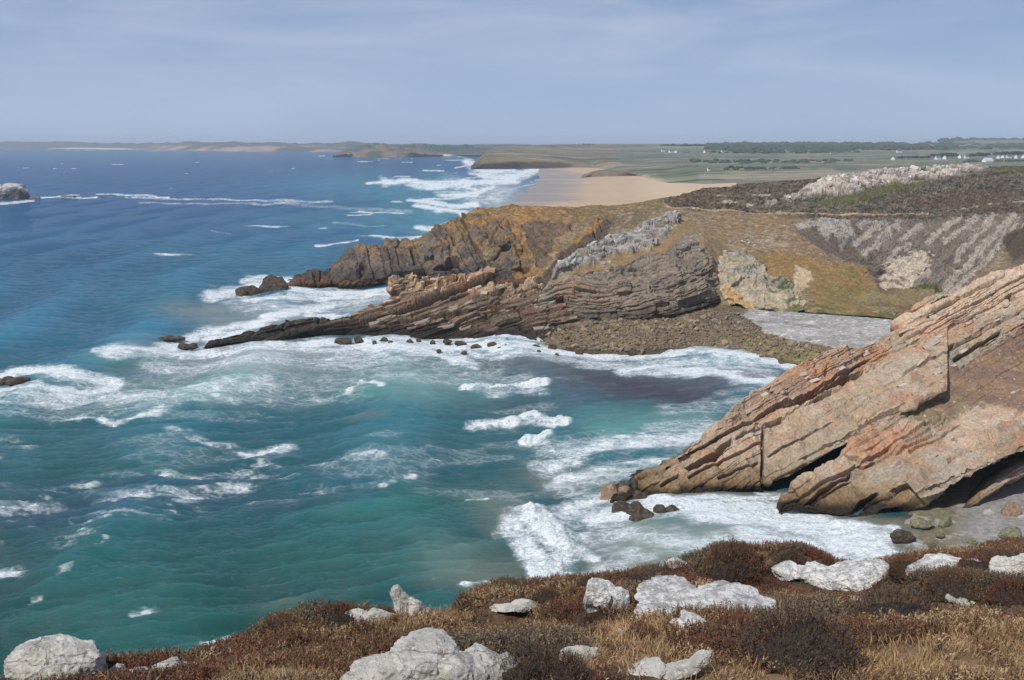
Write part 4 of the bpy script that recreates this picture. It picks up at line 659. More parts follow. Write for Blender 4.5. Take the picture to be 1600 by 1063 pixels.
def shingle():
    s = loft([[Wp(740, 556, -2.6), Wp(825, 556, -1.8), Wp(950, 560, -1.6), Wp(1050, 558, -1.6), Wp(1150, 563, -1.6), Wp(1250, 585, -1.6), Wp(1460, 600, -1.6)],
              [Wp(740, 541, -2), Wp(825, 541, -.6), Wp(880, 543, .2), Wp(950, 546, .2), Wp(1000, 546, .2), Wp(1050, 541, .2), Wp(1100, 541, .2), Wp(1150, 546, .2), Wp(1200, 555, .3), Wp(1250, 566, .3), Wp(1300, 572, .3), Wp(1460, 575, .3)],
              [Wp(740, 520, -1.5), Wp(825, 520, .4), Wp(950, 524, 1.8), Wp(1050, 520, 1.8), Wp(1150, 515, 2), Wp(1200, 520, 2), Wp(1250, 533, 2), Wp(1300, 545, 2), Wp(1460, 548, 2)],
              [Wp(740, 506, -1), Wp(825, 506, 1), Wp(950, 505, 3), Wp(1050, 495, 3.4), Wp(1120, 486, 4), Wp(1200, 488, 4.4), Wp(1300, 494, 4.4), Wp(1400, 502, 4.4), Wp(1460, 504, 4.4)],
              [Bp(740, 335, -1), Bp(825, 335, 2), Bp(1130, 350, 7), Bp(1460, 350, 7)]], 740, 1460, 1.1, .8)
    P = s.P
    grey = pm(s, [(1155, 492), (1180, 482), (1280, 484), (1330, 486), (1470, 500), (1470, 560), (1345, 552), (1300, 545), (1240, 532), (1200, 522), (1185, 508)], 6, 6)
    s.P[:, 2] += (fbm(P, 1.2, 3, 110)-.5)*1.5*(1-grey)*ss(-.5, .6, P[:, 2])+(fbm(P, .9, 2, 111)-.5)*.2*grey+(fbm(P, 14, 3, 112)-.5)*.2*grey
    s.col[:] = A(134, 116, 84); paint(s, ss(.48, .6, fbm(P, 9, 4, 113)), (112, 90, 70), .7); paint(s, ss(.5, .6, fbm(P, 14, 4, 114))*ss(1000, 1100, s.px), (140, 132, 90), .7)
    paint(s, pm(s, [(1090, 490), (1160, 480), (1200, 508), (1190, 516), (1080, 505)], 8), (104, 94, 84), .85)
    paint(s, grey, (172, 168, 162)); paint(s, grey*ss(.55, .68, fbm(P, 1.6, 3, 620)), (196, 192, 186), .6); paint(s, grey*ss(.6, .7, fbm(P, 2.2, 3, 621)), (128, 124, 120), .5); paint(s, grey*ss(.55, .62, fbm(P, 9, 3, 115, (5, 1, 1))), (146, 140, 132), .55); paint(s, (1-ss(1, 3, ldist(s.px, s.py, [(1185, 503), (1230, 505), (1280, 512)])))*grey, (120, 116, 112), .6); paint(s, grey*ss(.66, .7, fbm(P, 1.3, 2, 116)), (206, 204, 200), .8)
    paint(s, 1-ss(-.2, .7, s.P[:, 2]+(fbm(P, 4, 3, 117)-.5)), (76, 66, 54), .8); mottle(s, .3, 1.1, 118)
    o = tag(finish(s, 'beach', M_land, False), 'brown shingle and grey pebble beach at the head of the cove', None, None, 'structure')
    return s, o, grey
S_sh, O_sh, grey_sh = shingle()

# ================================================================== THE RIGHT HEADLAND
NB = unit((-.45, .36, .80)); D1 = unit((26.5, 9.1, 11.2))
def slab_paint(s, P, h1, h2, seed):
    s.col[:] = A(174, 154, 130)
    paint(s, ss(.46, .6, fbm(P, 6, 4, seed)), (162, 150, 134), .8); paint(s, ss(.0, .4, h1), (196, 170, 142), .6); paint(s, ss(.1, .45, -h1)*.6, (146, 126, 104))
    paint(s, ss(.50, .60, fbm(P, 8, 5, seed+1, (1.6, 1, 1), .6))*ss(3, 9, P[:, 2]+(fbm(P, 9, 3, seed+4)-.5)*8), (188, 142, 106), .75)
    paint(s, ss(.52, .64, fbm(P, 7, 5, seed+2, gain=.6)), (186, 172, 154), .5); paint(s, ss(.62, .68, fbm(P, 3.1, 4, seed+3))*ss(2, 5, P[:, 2]), (190, 124, 88), .4)
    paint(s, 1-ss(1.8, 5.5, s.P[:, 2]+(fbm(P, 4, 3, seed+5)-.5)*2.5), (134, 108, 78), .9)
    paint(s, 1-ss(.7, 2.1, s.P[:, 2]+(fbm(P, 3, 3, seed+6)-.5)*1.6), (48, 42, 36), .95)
def slab_relief(P, seed, big=1.0):
    vary = ss(.38, .62, fbm(P, 9, 3, seed+30)); pw = P+((fbm(P, 3.5, 3, seed+33)-.5)*.8)[:, None]*NB
    h1, h2, g, k, tk = strata(pw, NB, D1, 2.3, 11., seed, .5, 24, .7, .3)
    a1, a2, ag, _, _ = strata(pw, NB, D1, .62, 4.2, seed+1, .25, 9, .3, .4)
    j = fbm(P, 1.3, 5, seed+3, gain=.6)-.5; j2 = fbm(P, 5, 3, seed+4)-.5
    return big*(h1*1.2+h2*1.1+g+j2*1.8)+vary*(a1*.45+a2*.42+ag*.8)+j*1.25, h1, h2
def slab_a():
    crest = [(930, 777, 156), (945, 772, 157), (1000, 752, 160), (1025, 735, 161), (1055, 719, 163), (1075, 701, 165), (1100, 677, 168), (1132, 651, 171), (1140, 640, 172), (1185, 606, 178), (1222, 587, 181), (1235, 578, 183), (1282, 552, 188), (1305, 546, 190), (1345, 541, 193), (1362, 531, 195), (1405, 506, 198), (1450, 471, 200), (1480, 461, 201)]
    s = loft([[Wp(930, 782, -1.5), Wp(1005, 785, -1.5), Wp(1050, 784, -1.5), Wp(1120, 776, -1.5), Wp(1187, 773, -1.5), Bp(1215, 166, -1.5), Bp(1232, 172, -1), Bp(1300, 180, -1), Bp(1480, 186, 6)],
              [Dp(930, 781, 155), Dp(1005, 781, 155.5), Dp(1050, 778, 156.5), Dp(1120, 768, 158.5), Dp(1187, 762, 160), Bp(1215, 170, .5), Bp(1232, 174, 1.5), Bp(1300, 180, 5.), Bp(1400, 185, 10.), Bp(1480, 188, 13)],
              [Dp(930, 780, 155.4), Dp(1005, 778, 155.8), Dp(1050, 774, 156.8), Dp(1120, 760, 158.6), Dp(1187, 756, 159.5), Dp(1215, 752, 160), Dp(1232, 745, 160.5), Dp(1300, 705, 163), Dp(1330, 690, 164.5), Dp(1400, 650, 168), Dp(1480, 610, 173)],
              [Dp(930, 779, 155.8), Dp(1005, 766, 157.5), Dp(1050, 752, 159), Dp(1120, 718, 163), Dp(1187, 690, 167), Dp(1232, 670, 169), Dp(1300, 638, 174), Dp(1400, 590, 181), Dp(1480, 555, 186)],
              [Dp(930, 778, 156), Dp(1005, 756, 159), Dp(1050, 731, 162), Dp(1100, 695, 166), Dp(1132, 675, 169), Dp(1187, 640, 174), Dp(1232, 615, 178), Dp(1300, 585, 185), Dp(1345, 570, 189), Dp(1400, 545, 193), Dp(1480, 500, 197)],
              [Dp(*c) for c in crest],
              [Bp(930, 160, -1), Bp(1055, 172, 2), Bp(1185, 187, 10), Bp(1345, 205, 13), Bp(1480, 214, 23)],
              [Bp(930, 165, -3), Bp(1055, 185, -3), Bp(1185, 205, -3), Bp(1345, 232, -2), Bp(1480, 250, 2)]], 930, 1480, .95, .95)
    P = s.P; n0 = smooth_n(s, 3); d, h1, h2 = slab_relief(P, 40)
    for poly, dep in (([(1213, 638), (1260, 616), (1290, 600), (1325, 580), (1348, 572), (1350, 580), (1338, 592), (1300, 608), (1262, 630), (1225, 642)], 4.5), ([(1070, 735), (1100, 715), (1142, 690), (1143, 697), (1118, 722), (1075, 740)], 3.2),
                      ([(1196, 665), (1222, 652), (1222, 656), (1196, 669)], 2.2), ([(1150, 686), (1180, 670), (1180, 673), (1150, 690)], 2), ([(1074, 748), (1100, 735), (1150, 712), (1190, 690), (1190, 693), (1150, 716), (1076, 751)], 1.6),
                      ([(1190, 668), (1194, 668), (1192, 768), (1188, 768)], 1.8), ([(1030, 760), (1060, 745), (1062, 748), (1034, 763)], 1.5), ([(1340, 668), (1330, 650), (1352, 660), (1370, 672), (1350, 690)], -.8),
                      ([(1200, 713), (1300, 660), (1300, 663), (1200, 716)], 1.2), ([(1240, 742), (1260, 734), (1266, 737), (1240, 748)], 1.5), ([(1270, 628), (1300, 612), (1302, 616), (1272, 632)], 1.6), ([(1120, 748), (1185, 722), (1185, 725), (1122, 751)], 1.3)):
        d -= pm(s, poly, 1.8, 1.6)*dep
    s.P = P+n0*d[:, None]; s.P[:, 2] = np.where(P[:, 2] < -1, P[:, 2], s.P[:, 2]); s.P[:, 2] -= 7*(1-ss(930, 960, s.px))
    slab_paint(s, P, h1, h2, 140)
    paint(s, pm(s, [(1055, 722), (1100, 678), (1140, 645), (1235, 580), (1345, 540), (1340, 575), (1260, 625), (1180, 665), (1130, 690)], 8, 6), (192, 148, 116), .35)
    paint(s, pm(s, [(1190, 700), (1320, 620), (1345, 600), (1330, 680), (1240, 740), (1195, 750)], 10, 6), (164, 148, 126), .55)
    paint(s, pm(s, [(1330, 590), (1400, 560), (1480, 540), (1480, 570), (1400, 620), (1340, 640)], 8), (180, 164, 144), .5)
    paint(s, ss(.6, .66, fbm(P, 3, 3, 148))*pm(s, [(1390, 560), (1480, 520), (1480, 640), (1380, 650)], 10), (132, 100, 78), .5)
    mottle(s, .22, 1.2, 149); mottle(s, .12, .5, 150)
    return s, tag(finish(s, 'headland', M_slab, False), 'tilted rear slab of the orange stained headland whose tip meets the surf', None, None, 'structure')
def slab_b():
    s = loft([[Wp(1205, 796, -1.5), Wp(1262, 806, -1.5), Wp(1300, 812, -1.5), Wp(1370, 819, -1.5), Wp(1412, 817, -1.5), Bp(1450, 160, -1), Bp(1500, 166, -1), Bp(1600, 174, -1), Bp(1760, 180, 0)],
              [Dp(1205, 795, 151), Dp(1262, 801, 149.5), Dp(1300, 805, 148.8), Dp(1370, 807, 148.6), Dp(1410, 800, 151), Bp(1450, 165, 2.5), Bp(1500, 174, 5.), Bp(1600, 184, 9), Bp(1760, 184, 14)],
              [Dp(1205, 794, 151.2), Dp(1230, 790, 150.6), Dp(1262, 796, 149.6), Dp(1300, 800, 149), Dp(1370, 796, 149.4), Dp(1410, 787, 148.5), Dp(1450, 772, 147.5), Dp(1500, 747, 147.5), Dp(1562, 717, 149), Dp(1600, 700, 150), Dp(1760, 620, 157)],
              [Dp(1205, 793, 151.4), Dp(1230, 784, 151.2), Dp(1262, 772, 152), Dp(1300, 754, 153.5), Dp(1370, 735, 156), Dp(1410, 722, 157), Dp(1500, 690, 160), Dp(1600, 658, 163), Dp(1760, 590, 170)],
              [Dp(1205, 792, 151.6), Dp(1228, 779, 152), Dp(1247, 758, 153.5), Dp(1280, 736, 156.5), Dp(1317, 708, 160), Dp(1350, 682, 164), Dp(1375, 666, 167), Dp(1420, 640, 172), Dp(1500, 628, 175), Dp(1600, 612, 177), Dp(1760, 560, 182)],
              [Bp(1205, 155, -1), Bp(1247, 157, 0), Bp(1317, 165, 3), Bp(1375, 174, 7), Dp(1420, 595, 180), Dp(1500, 578, 186), Dp(1600, 565, 190), Dp(1760, 530, 195)],
              [Bp(1205, 158, -2), Bp(1247, 160, -1), Bp(1317, 170, 1), Bp(1375, 185, 10), Dp(1415, 548, 190), Dp(1500, 510, 195), Dp(1600, 490, 198), Dp(1760, 450, 204)],
              [Bp(1205, 160, -3), Bp(1247, 163, -2), Bp(1317, 175, 0), Bp(1375, 190, 12), Dp(1405, 506, 198), Dp(1420, 497, 198.5), Dp(1450, 471, 200), Dp(1480, 460, 201.5), Dp(1512, 446, 203), Dp(1530, 445, 203.5), Dp(1550, 434, 204.5), Dp(1575, 430, 205), Dp(1600, 421, 206), Dp(1650, 405, 209), Dp(1760, 365, 215)],
              [Bp(1205, 165, -3), Bp(1317, 185, -2), Bp(1405, 220, 16), Bp(1600, 235, 28), Bp(1760, 245, 34)], [Bp(1205, 170, -3), Bp(1317, 190, -3), Bp(1405, 260, 2), Bp(1760, 300, 6)]], 1205, 1760, .95, .95)
    P = s.P; n0 = smooth_n(s, 3); d, h1, h2 = slab_relief(P, 50)
    soil = rough(s, pm(s, [(1405, 600), (1440, 585), (1500, 570), (1550, 545), (1600, 510), (1770, 440), (1770, 590), (1600, 640), (1540, 632), (1490, 650), (1430, 660), (1400, 640)], 30, 10), 5, 700, .55)
    d = d*(1-.85*soil)+soil*(fbm(P, 1.5, 4, 160)-.5)*.9
    for poly, dep in (([(1300, 752), (1325, 740), (1332, 733), (1334, 738), (1312, 752), (1262, 790), (1256, 788), (1280, 765)], 1.6), ([(1400, 790), (1430, 770), (1470, 745), (1472, 748), (1436, 776), (1404, 798)], 2.2),
                      ([(1480, 716), (1560, 688), (1600, 668), (1600, 672), (1562, 693), (1482, 720)], 1.6), ([(1318, 712), (1340, 716), (1352, 724), (1370, 716), (1372, 719), (1350, 728), (1330, 722)], 1.2), ([(1420, 700), (1500, 660), (1500, 663), (1422, 704)], 1.2),
                      ([(1490, 560), (1530, 535), (1562, 520), (1563, 524), (1532, 540), (1494, 564)], 2.4), ([(1455, 555), (1490, 538), (1492, 542), (1458, 560)], 1.8), ([(1570, 465), (1580, 458), (1588, 468), (1574, 474)], 2), ([(1330, 800), (1345, 780), (1370, 770), (1372, 774), (1352, 788), (1340, 806)], 2)):
        d -= pm(s, poly, 1.8, 1.8)*dep
    s.P = P+n0*d[:, None]; s.P[:, 2] = np.where(P[:, 2] < -1, P[:, 2], s.P[:, 2]); s.P[:, 2] -= 6*(1-ss(1205, 1226, s.px))
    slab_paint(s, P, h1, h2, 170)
    paint(s, pm(s, [(1405, 500), (1450, 465), (1600, 415), (1770, 350), (1770, 420), (1600, 480), (1500, 500), (1420, 540)], 10), (212, 186, 158), .7)
    paint(s, soil, (136, 112, 94)); paint(s, soil*ss(.5, .6, fbm(P, 5, 4, 161)), (152, 124, 96), .7); paint(s, soil*ss(.62, .72, fbm(P, 1.4, 4, 162, gain=.65)), (180, 160, 136), .6)
    paint(s, pm(s, [(1400, 640), (1450, 620), (1530, 620), (1540, 640), (1480, 655), (1420, 662)], 10, 10)*ss(.4, .6, fbm(P, 3, 4, 163)), (146, 136, 98), .6)
    paint(s, pm(s, [(1320, 705), (1350, 680), (1400, 668), (1412, 690), (1380, 705), (1350, 722)], 6, 5), (192, 138, 104), .5); paint(s, pm(s, [(1500, 640), (1560, 630), (1600, 650), (1560, 690), (1480, 690)], 14, 12), (208, 184, 158), .5)
    paint(s, (1-ss(1, 3.2, s.P[:, 2]))*ss(1400, 1440, s.px), (92, 86, 52), .6)
    mottle(s, .22, 1.2, 169); mottle(s, .12, .5, 168)
    return s, tag(finish(s, 'headland', M_slab, False), 'front slab of the orange stained headland with dark caves under it and a soil slope on top', None, None, 'structure')
def rib():
    s = loft([[Bp(1470, 155, -2), Bp(1600, 168, 0), Bp(1760, 176, 4)],
              [Dp(1470, 812, 148), Dp(1500, 803, 148.5), Dp(1530, 785, 149.5), Dp(1570, 757, 151.5), Dp(1600, 740, 153), Dp(1760, 660, 160)],
              [Dp(1470, 811, 148), Dp(1500, 797, 148.6), Dp(1530, 770, 150), Dp(1570, 745, 152), Dp(1600, 727, 153.5), Dp(1760, 645, 160)],
              [Dp(1470, 809, 149), Dp(1500, 793, 150), Dp(1520, 770, 152), Dp(1560, 742, 154), Dp(1600, 718, 156), Dp(1760, 635, 163)],
              [Bp(1470, 156, -1), Bp(1530, 160, 1.2), Bp(1600, 168, 5), Bp(1760, 176, 9)]], 1470, 1760, 1.1, .9)
    P = s.P; n0 = smooth_n(s, 3); d, h1, h2 = slab_relief(P, 60, .5); s.P = P+n0*d[:, None]*.6
    slab_paint(s, P, h1, h2, 180); mottle(s, .22, 1.2, 189)
    return s, tag(finish(s, 'rock_slab', M_slab, False), 'thin tilted rib of pale rock lying over the dark cave beside the sandy cove', 'rock slab')
S_a, O_a = slab_a(); S_b, O_b = slab_b(); rib()

def cove_floor():
    s = loft([[Bp(1300, 112, -3), Bp(1400, 112, -1.), Bp(1480, 112, .3), Bp(1800, 112, 1.5)], [Wp(1300, 870, -3), Wp(1390, 870, -1.), Wp(1450, 870, -.1), Wp(1500, 870, .5), Wp(1800, 870, 1.5)], [Wp(1300, 840, -3), Wp(1390, 840, -1.), Wp(1440, 840, -.1), Wp(1500, 840, .5), Wp(1800, 840, 1.6)],
              [Wp(1300, 815, -3), Wp(1390, 815, -1.), Wp(1430, 815, .1), Wp(1500, 812, .8), Wp(1800, 812, 1.8)], [Bp(1300, 165, -3), Bp(1400, 165, -.5), Bp(1500, 170, 1.5), Bp(1800, 175, 2)]], 1300, 1800, 1.8, 1.5)
    P = s.P; s.P[:, 2] += (fbm(P, 2.4, 4, 191)-.5)*.9*(1-.7*ss(1480, 1540, s.px)); s.col[:] = A(150, 146, 142)
    paint(s, (1-ss(1470, 1530, s.px+(fbm(P, 5, 3, 192)-.5)*60)), (118, 112, 84), .9); paint(s, ss(.55, .62, fbm(P, 2, 4, 193))*(1-ss(1500, 1600, s.px)), (168, 164, 152), .7); mottle(s, .15, 1.5, 194)
    tag(finish(s, 'sand', M_land, True), 'grey sand floor of the small cove under the right headland', None, None, 'structure')
cove_floor()

# ================================================================== ROCKS
def ico(sub):
    bm = bmesh.new(); bmesh.ops.create_icosphere(bm, subdivisions=sub, radius=1); V = np.array([v.co[:] for v in bm.verts]); Fc = np.array([[v.index for v in f.verts] for f in bm.faces]); bm.free(); return V, Fc
ICO = {k: ico(k) for k in (1, 2, 3, 4, 5)}
def lump(seed, dims, sub=4, planes=12, rough=.10, rot=0., off=(0, 0, 0), tilt=0., fs=.5):
    V, Fc = ICO[sub]; r_ = np.random.default_rng(seed); n = r_.normal(size=(planes, 3)); n /= np.linalg.norm(n, axis=1)[:, None]; h = .72+.30*r_.random(planes)
    d = V@n.T; rr = np.where(d > .05, h/np.maximum(d, .05), 9.); k = 14.; r = -np.log(np.exp(-k*rr).sum(1)+np.exp(-k*1.25))/k
    P = V*r[:, None]*np.array(dims)
    m = float(np.mean(dims)); nn = fbm(P+seed*13.7, m*fs, 5, seed)-.5; P = P*(1+rough*2*nn)[:, None]
    nn = fbm(P+seed*3.1, m*fs*.22, 3, seed+5)-.5; P = P*(1+rough*1.1*nn)[:, None]
    M = np.array(Matrix.Rotation(rot, 3, 'Z') @ Matrix.Rotation(tilt, 3, 'Y')); return P@M.T+np.array(off), Fc
def rock(name, lumps, loc, material, label, cat='rock', group=None, parent=None, smooth=False):
    Vs, Fs, n = [], [], 0
    for a in lumps:
        V, Fc = lump(**a); Vs.append(V); Fs.append(Fc+n); n += len(V)
    me = mk_mesh(name, np.concatenate(Vs), np.concatenate(Fs), smooth); o = obj(name, me, material, parent); o.location = loc
    return tag(o, label, cat, group)
M_white = rock_mat('pale_lichened_quartzite', (.56, .53, .47), (.38, .36, .325), (.68, .65, .59), 4.2, 1., .05, moss=(.33, .32, .20), crack=2.2)
M_bright = rock_mat('white_bedrock', (.76, .74, .70), (.40, .385, .365), (.80, .78, .74), 7., 1., .05, moss=(.24, .235, .22), crack=3.)
M_dark = rock_mat('wet_black_rock', (.045, .038, .032), (.10, .075, .05), (.028, .026, .024), 1.1, .8, .15)
M_islet = rock_mat('islet_rock', (.13, .115, .10), (.09, .08, .07), (.22, .20, .18), .12, .8, .8)
M_guano = rock_mat('whitened_rock_top', (.42, .41, .39), (.30, .29, .27), (.5, .49, .47), .3, .8, .5)
M_block = rock_mat('orange_grey_block', (.37, .305, .24), (.41, .355, .29), (.40, .28, .20), .35, .6, .12, rnd=.22)
M_gblock = rock_mat('grey_block', (.34, .32, .29), (.25, .23, .21), (.42, .40, .36), .4, .6, .12, rnd=.25)
M_peb = rock_mat('brown_shingle_stone', (.22, .17, .11), (.16, .12, .085), (.29, .25, .17), .6, .5, .1, rnd=.3)
M_oblock = rock_mat('tan_crest_block', (.42, .33, .24), (.33, .27, .20), (.46, .22, .12), .3, .6, .12, rnd=.25)
M_boul = rock_mat('brown_boulder', (.22, .15, .10), (.30, .20, .13), (.13, .10, .07), .7, .6, .1)
M_algae = rock_mat('algae_boulder', (.16, .155, .095), (.10, .10, .065), (.24, .225, .15), .7, .6, .1)

def searock(px, py, w_, h_, label, mt=M_dark, n=3, seed=1, z=-.2, cat='rock', name='sea_rock', group=None, depth=.7, sub=4):
    p = pt(Wp(px, py, z)); sc_ = p.y/F; W_, H_ = w_*sc_/2, h_*sc_; r_ = np.random.default_rng(seed); ls = []
    for i in range(n):
        f = (i-(n-1)/2)/max(n, 1); k = 1-.45*abs(f)*2*(n > 1)*r_.random()
        ls.append(dict(seed=seed*7+i, dims=(W_*(1.25/n if n > 1 else 1)*(.9+.3*r_.random()), W_*depth*(.7+.4*r_.random())*(1.6/n if n > 1 else 1), H_*k*1.05), sub=sub, rough=.17, rot=r_.random()*.6-.3, off=(f*W_*1.7, r_.normal()*W_*.1, 0), planes=11))
    return rock(name, ls, (p.x, p.y, z), mt, label, cat, group)
searock(408, 458, 78, 14, 'dark wave washed rock off the tip of the far spit, streaming with white water', n=4, seed=11)
searock(428, 456, 34, 20, 'tall brown stack rock beside the tip of the far spit', n=1, seed=12, mt=M_dark)
searock(295, 542, 28, 7, 'small flat black rock in the foam just left of the reef end', n=2, seed=13)
searock(268, 529, 44, 4, 'thin brown rock ridge awash behind the foam left of the reef', n=3, seed=14)
searock(14, 598, 62, 9, 'low black rock awash in white foam at the left edge', n=3, seed=15)
searock(980, 800, 50, 15, 'larger of the black rocks in the foam below the headland tip', n=2, seed=16)
searock(1003, 808, 44, 13, 'lowest brown black rock in the foam below the headland tip', n=2, seed=17)
searock(1041, 804, 38, 16, 'right hand black rock in the foam below the headland tip', n=2, seed=18)
searock(965, 775, 52, 17, 'brown ledge rock with water pouring off it at the headland tip', n=2, seed=19, mt=M_boul)
searock(985, 773, 44, 24, 'black wet rock between the ledge rock and the headland slab', n=2, seed=20)
searock(1000, 783, 26, 16, 'dark wet foot rock at the very base of the headland slab', n=1, seed=22)
sm_rocks = [(676, 532, 9, 4), (654, 530, 8, 4), (744, 539, 14, 6), (768, 537, 12, 5), (783, 543, 14, 4), (817, 547, 9, 7), (790, 541, 8, 5), (720, 534, 18, 4), (700, 531, 12, 4), (838, 541, 14, 6), (862, 543, 14, 6), (905, 548, 10, 4), (988, 548, 16, 7), (640, 532, 14, 5), (600, 530, 16, 6), (585, 533, 8, 5), (538, 531, 22, 6), (560, 529, 12, 6), (610, 534, 7, 4), (686, 546, 8, 3), (725, 548, 10, 3), (842, 549, 8, 4), (890, 544, 9, 5), (870, 552, 6, 3)]
side = ['under the reef', 'off the shingle']
for i, (a, b, c, d_) in enumerate(sm_rocks):
    searock(a, b+3, c, d_, 'small black rock in the foam %s, %s' % (side[a > 800], '%s of the row' % ['at the left end', 'left of its middle', 'at its middle', 'right of its middle', 'at the right end'][min(4, int((a-530)/76 if a < 800 else (a-800)/38))]), n=1, seed=60+i, group='small black rocks in the foam along the reef', depth=.9, sub=3)
isl = searock(8, 311, 66, 21, 'grey islet with a whitened top far out on the left', mt=M_islet, n=3, seed=31, name='islet', cat='islet', sub=5)
p0 = pt(Wp(8, 311, 0)); cap_ = rock('guano_cap', [dict(seed=217, dims=(17, 12, 7.2), sub=4, rough=.2, off=(2, 0, 8.4)), dict(seed=218, dims=(10, 8, 4), sub=4, rough=.2, off=(-13, 0, 8.))], (0, 0, 0), M_guano, None, None, None, isl)
searock(55, 311, 14, 4, 'tiny dark rock just right of the grey islet', mt=M_islet, n=1, seed=32); searock(108, 308.5, 20, 3, 'low rock awash in the surf line right of the islet', mt=M_islet, n=2, seed=33)
searock(162, 307.5, 5, 2, 'smallest rock at the right end of the islet surf line', mt=M_islet, n=1, seed=34)
# boulders of the small cove, bottom right
for i, (a, b, c, d_, m_, lb) in enumerate([(1577, 806, 36, 26, M_boul, 'big brown boulder standing on the grey sand under the cave'), (1582, 842, 36, 15, M_algae, 'green topped boulder on the grey sand near the right edge'), (1478, 819, 20, 13, M_algae, 'yellow green boulder at the foot of the thin rock rib'),
                            (1440, 818, 34, 6, M_algae, 'flat green ledge rock beside the dark cave mouth'), (1410, 838, 34, 12, M_dark, 'black rock lying in the thin backwash of the cove'), (1520, 847, 17, 5, M_algae, 'small olive rock in the middle of the wet sand'),
                            (1470, 836, 14, 5, M_algae, 'olive rock awash nearest the yellow green boulder'), (1495, 860, 18, 6, M_boul, 'brown rock awash just above the heather edge'), (1545, 805, 20, 8, M_gblock, 'pale angular rock on the sand left of the big brown boulder'), (1598, 812, 16, 9, M_gblock, 'pale rock at the frame edge behind the green topped boulder'),
                            (1455, 850, 14, 4, M_algae, 'flat olive rock in the backwash streams')]):
    searock(a, b, c, d_, lb, mt=m_, n=1, seed=80+i, z=.7, name='boulder', cat='boulder')

# angular blocks that stand out of the crags: parts of the land they belong to
def block_mesh(seed):
    r_ = np.random.default_rng(seed); bm = bmesh.new(); bmesh.ops.create_cube(bm, size=1)
    for v in bm.verts: v.co += Vector(r_.uniform(-.14, .14, 3))
    bmesh.ops.bevel(bm, geom=list(bm.edges), offset=.07, segments=1, affect='EDGES'); bmesh.ops.triangulate(bm, faces=bm.faces)
    me = bpy.data.meshes.new('rock_block'); bm.to_mesh(me); bm.free(); return me
def with_mat(m_, n=5, s0=0):
    out = []
    for i in range(n):
        me = block_mesh(s0+i); me.materials.append(m_); out.append(me)
    return out
def blocks(s, parent, polys, count, size, meshes, name='rock_block', axes=(D1, NB), sink=.2, seed=0, jit=.12, zmin=2.):
    r_ = np.random.default_rng(seed); m = np.zeros(len(s.P))
    for q in polys: m = np.maximum(m, (sdist(s.px, s.py, q) < 0))
    m *= (s.P[:, 2] > zmin); idx = np.nonzero(m)[0]
    if len(idx) == 0: return
    pick = r_.choice(idx, count); NN = normals(s.P, s.nr, s.nc)
    for i in pick:
        o = bpy.data.objects.new(name, meshes[r_.integers(len(meshes))]); COL.objects.link(o); o.parent = parent
        a = unit(axes[0]+r_.normal(size=3)*jit); b = unit(axes[1]+r_.normal(size=3)*jit*.7); c = unit(np.cross(b, a)); b = np.cross(a, c)
        k = .62*math.exp(min(r_.normal()*.38, .5)); L_, T_, D_ = size[0]*k*(.7+.7*r_.random()), size[1]*k*(.7+.7*r_.random()), size[2]*k
        M = Matrix(((a[0]*L_, c[0]*D_, b[0]*T_, 0), (a[1]*L_, c[1]*D_, b[1]*T_, 0), (a[2]*L_, c[2]*D_, b[2]*T_, 0), (0, 0, 0, 1)))
        p = s.P[i]-NN[i]*.22*D_; M.translation = Vector(p); o.matrix_world = M
mb_o, mb_g, mb_t, mb_w = with_mat(M_block, 5, 0), with_mat(M_gblock, 5, 10), with_mat(M_oblock, 5, 20), with_mat(M_bright, 4, 30); mb_l = with_mat(rock_mat('pale_loose_stone', (.40, .36, .31), (.32, .29, .26), (.46, .43, .38), .8, .5, .1, rnd=.25), 4, 70)
blocks(S_a, O_a, [[(1055, 722), (1140, 645), (1235, 582), (1345, 543), (1405, 508), (1480, 465), (1480, 500), (1345, 565), (1240, 610), (1120, 680)]], 45, (2.2, .9, 1.2), mb_o, seed=1)
blocks(S_a, O_a, [[(1340, 575), (1480, 500), (1480, 600), (1350, 655)]], 24, (2.6, .8, 1.2), mb_o, seed=2)
blocks(S_b, O_b, [[(1405, 505), (1600, 425), (1640, 440), (1640, 500), (1540, 540), (1450, 600), (1405, 560)]], 40, (2.6, .9, 1.3), mb_o, seed=3)
blocks(S_b, O_b, [[(1405, 505), (1600, 425), (1640, 440), (1640, 500), (1540, 540), (1450, 600), (1405, 560)]], 50, (2.0, .6, 1.0), mb_o, seed=33, jit=.08)
blocks(S_b, O_b, [[(1330, 700), (1420, 650), (1430, 680), (1340, 720)], [(1480, 650), (1600, 600), (1600, 690), (1450, 720)]], 10, (2.4, .7, 1.1), mb_o, seed=4)
blocks(S_b, O_b, [[(1420, 660), (1440, 590), (1640, 520), (1640, 640), (1500, 650)]], 60, (.55, .4, .5), mb_l, name='loose_stone', seed=5, jit=1.)
ax_m = (unit((1, .15, .25)), unit((-.16, -.3, .92)))
blocks(S_mid, O_mid, [[(600, 465), (612, 438), (765, 425), (850, 445), (900, 478), (850, 480), (780, 462), (640, 462)]], 80, (2.6, 1.1, 1.8), mb_t, axes=ax_m, seed=6, jit=.28, zmin=6)
blocks(S_mid, O_mid, [[(560, 520), (560, 490), (640, 465), (900, 480), (920, 520)]], 90, (4.5, .8, 1.6), with_mat(rock_mat('brown_ledge_block', (.20, .16, .125), (.27, .21, .16), (.13, .105, .085), .3, .6, .12, rnd=.3), 4, 40), axes=ax_m, seed=7, jit=.08)
blocks(S_spur, O_spur, [[(866, 432), (890, 408), (950, 380), (1052, 335), (1062, 346), (1030, 385), (950, 402), (900, 418)]], 150, (3.2, 1.2, 2.2), mb_g, axes=(unit((.7, .6, .35)), unit((-.5, -.3, .8))), seed=8, jit=.3)
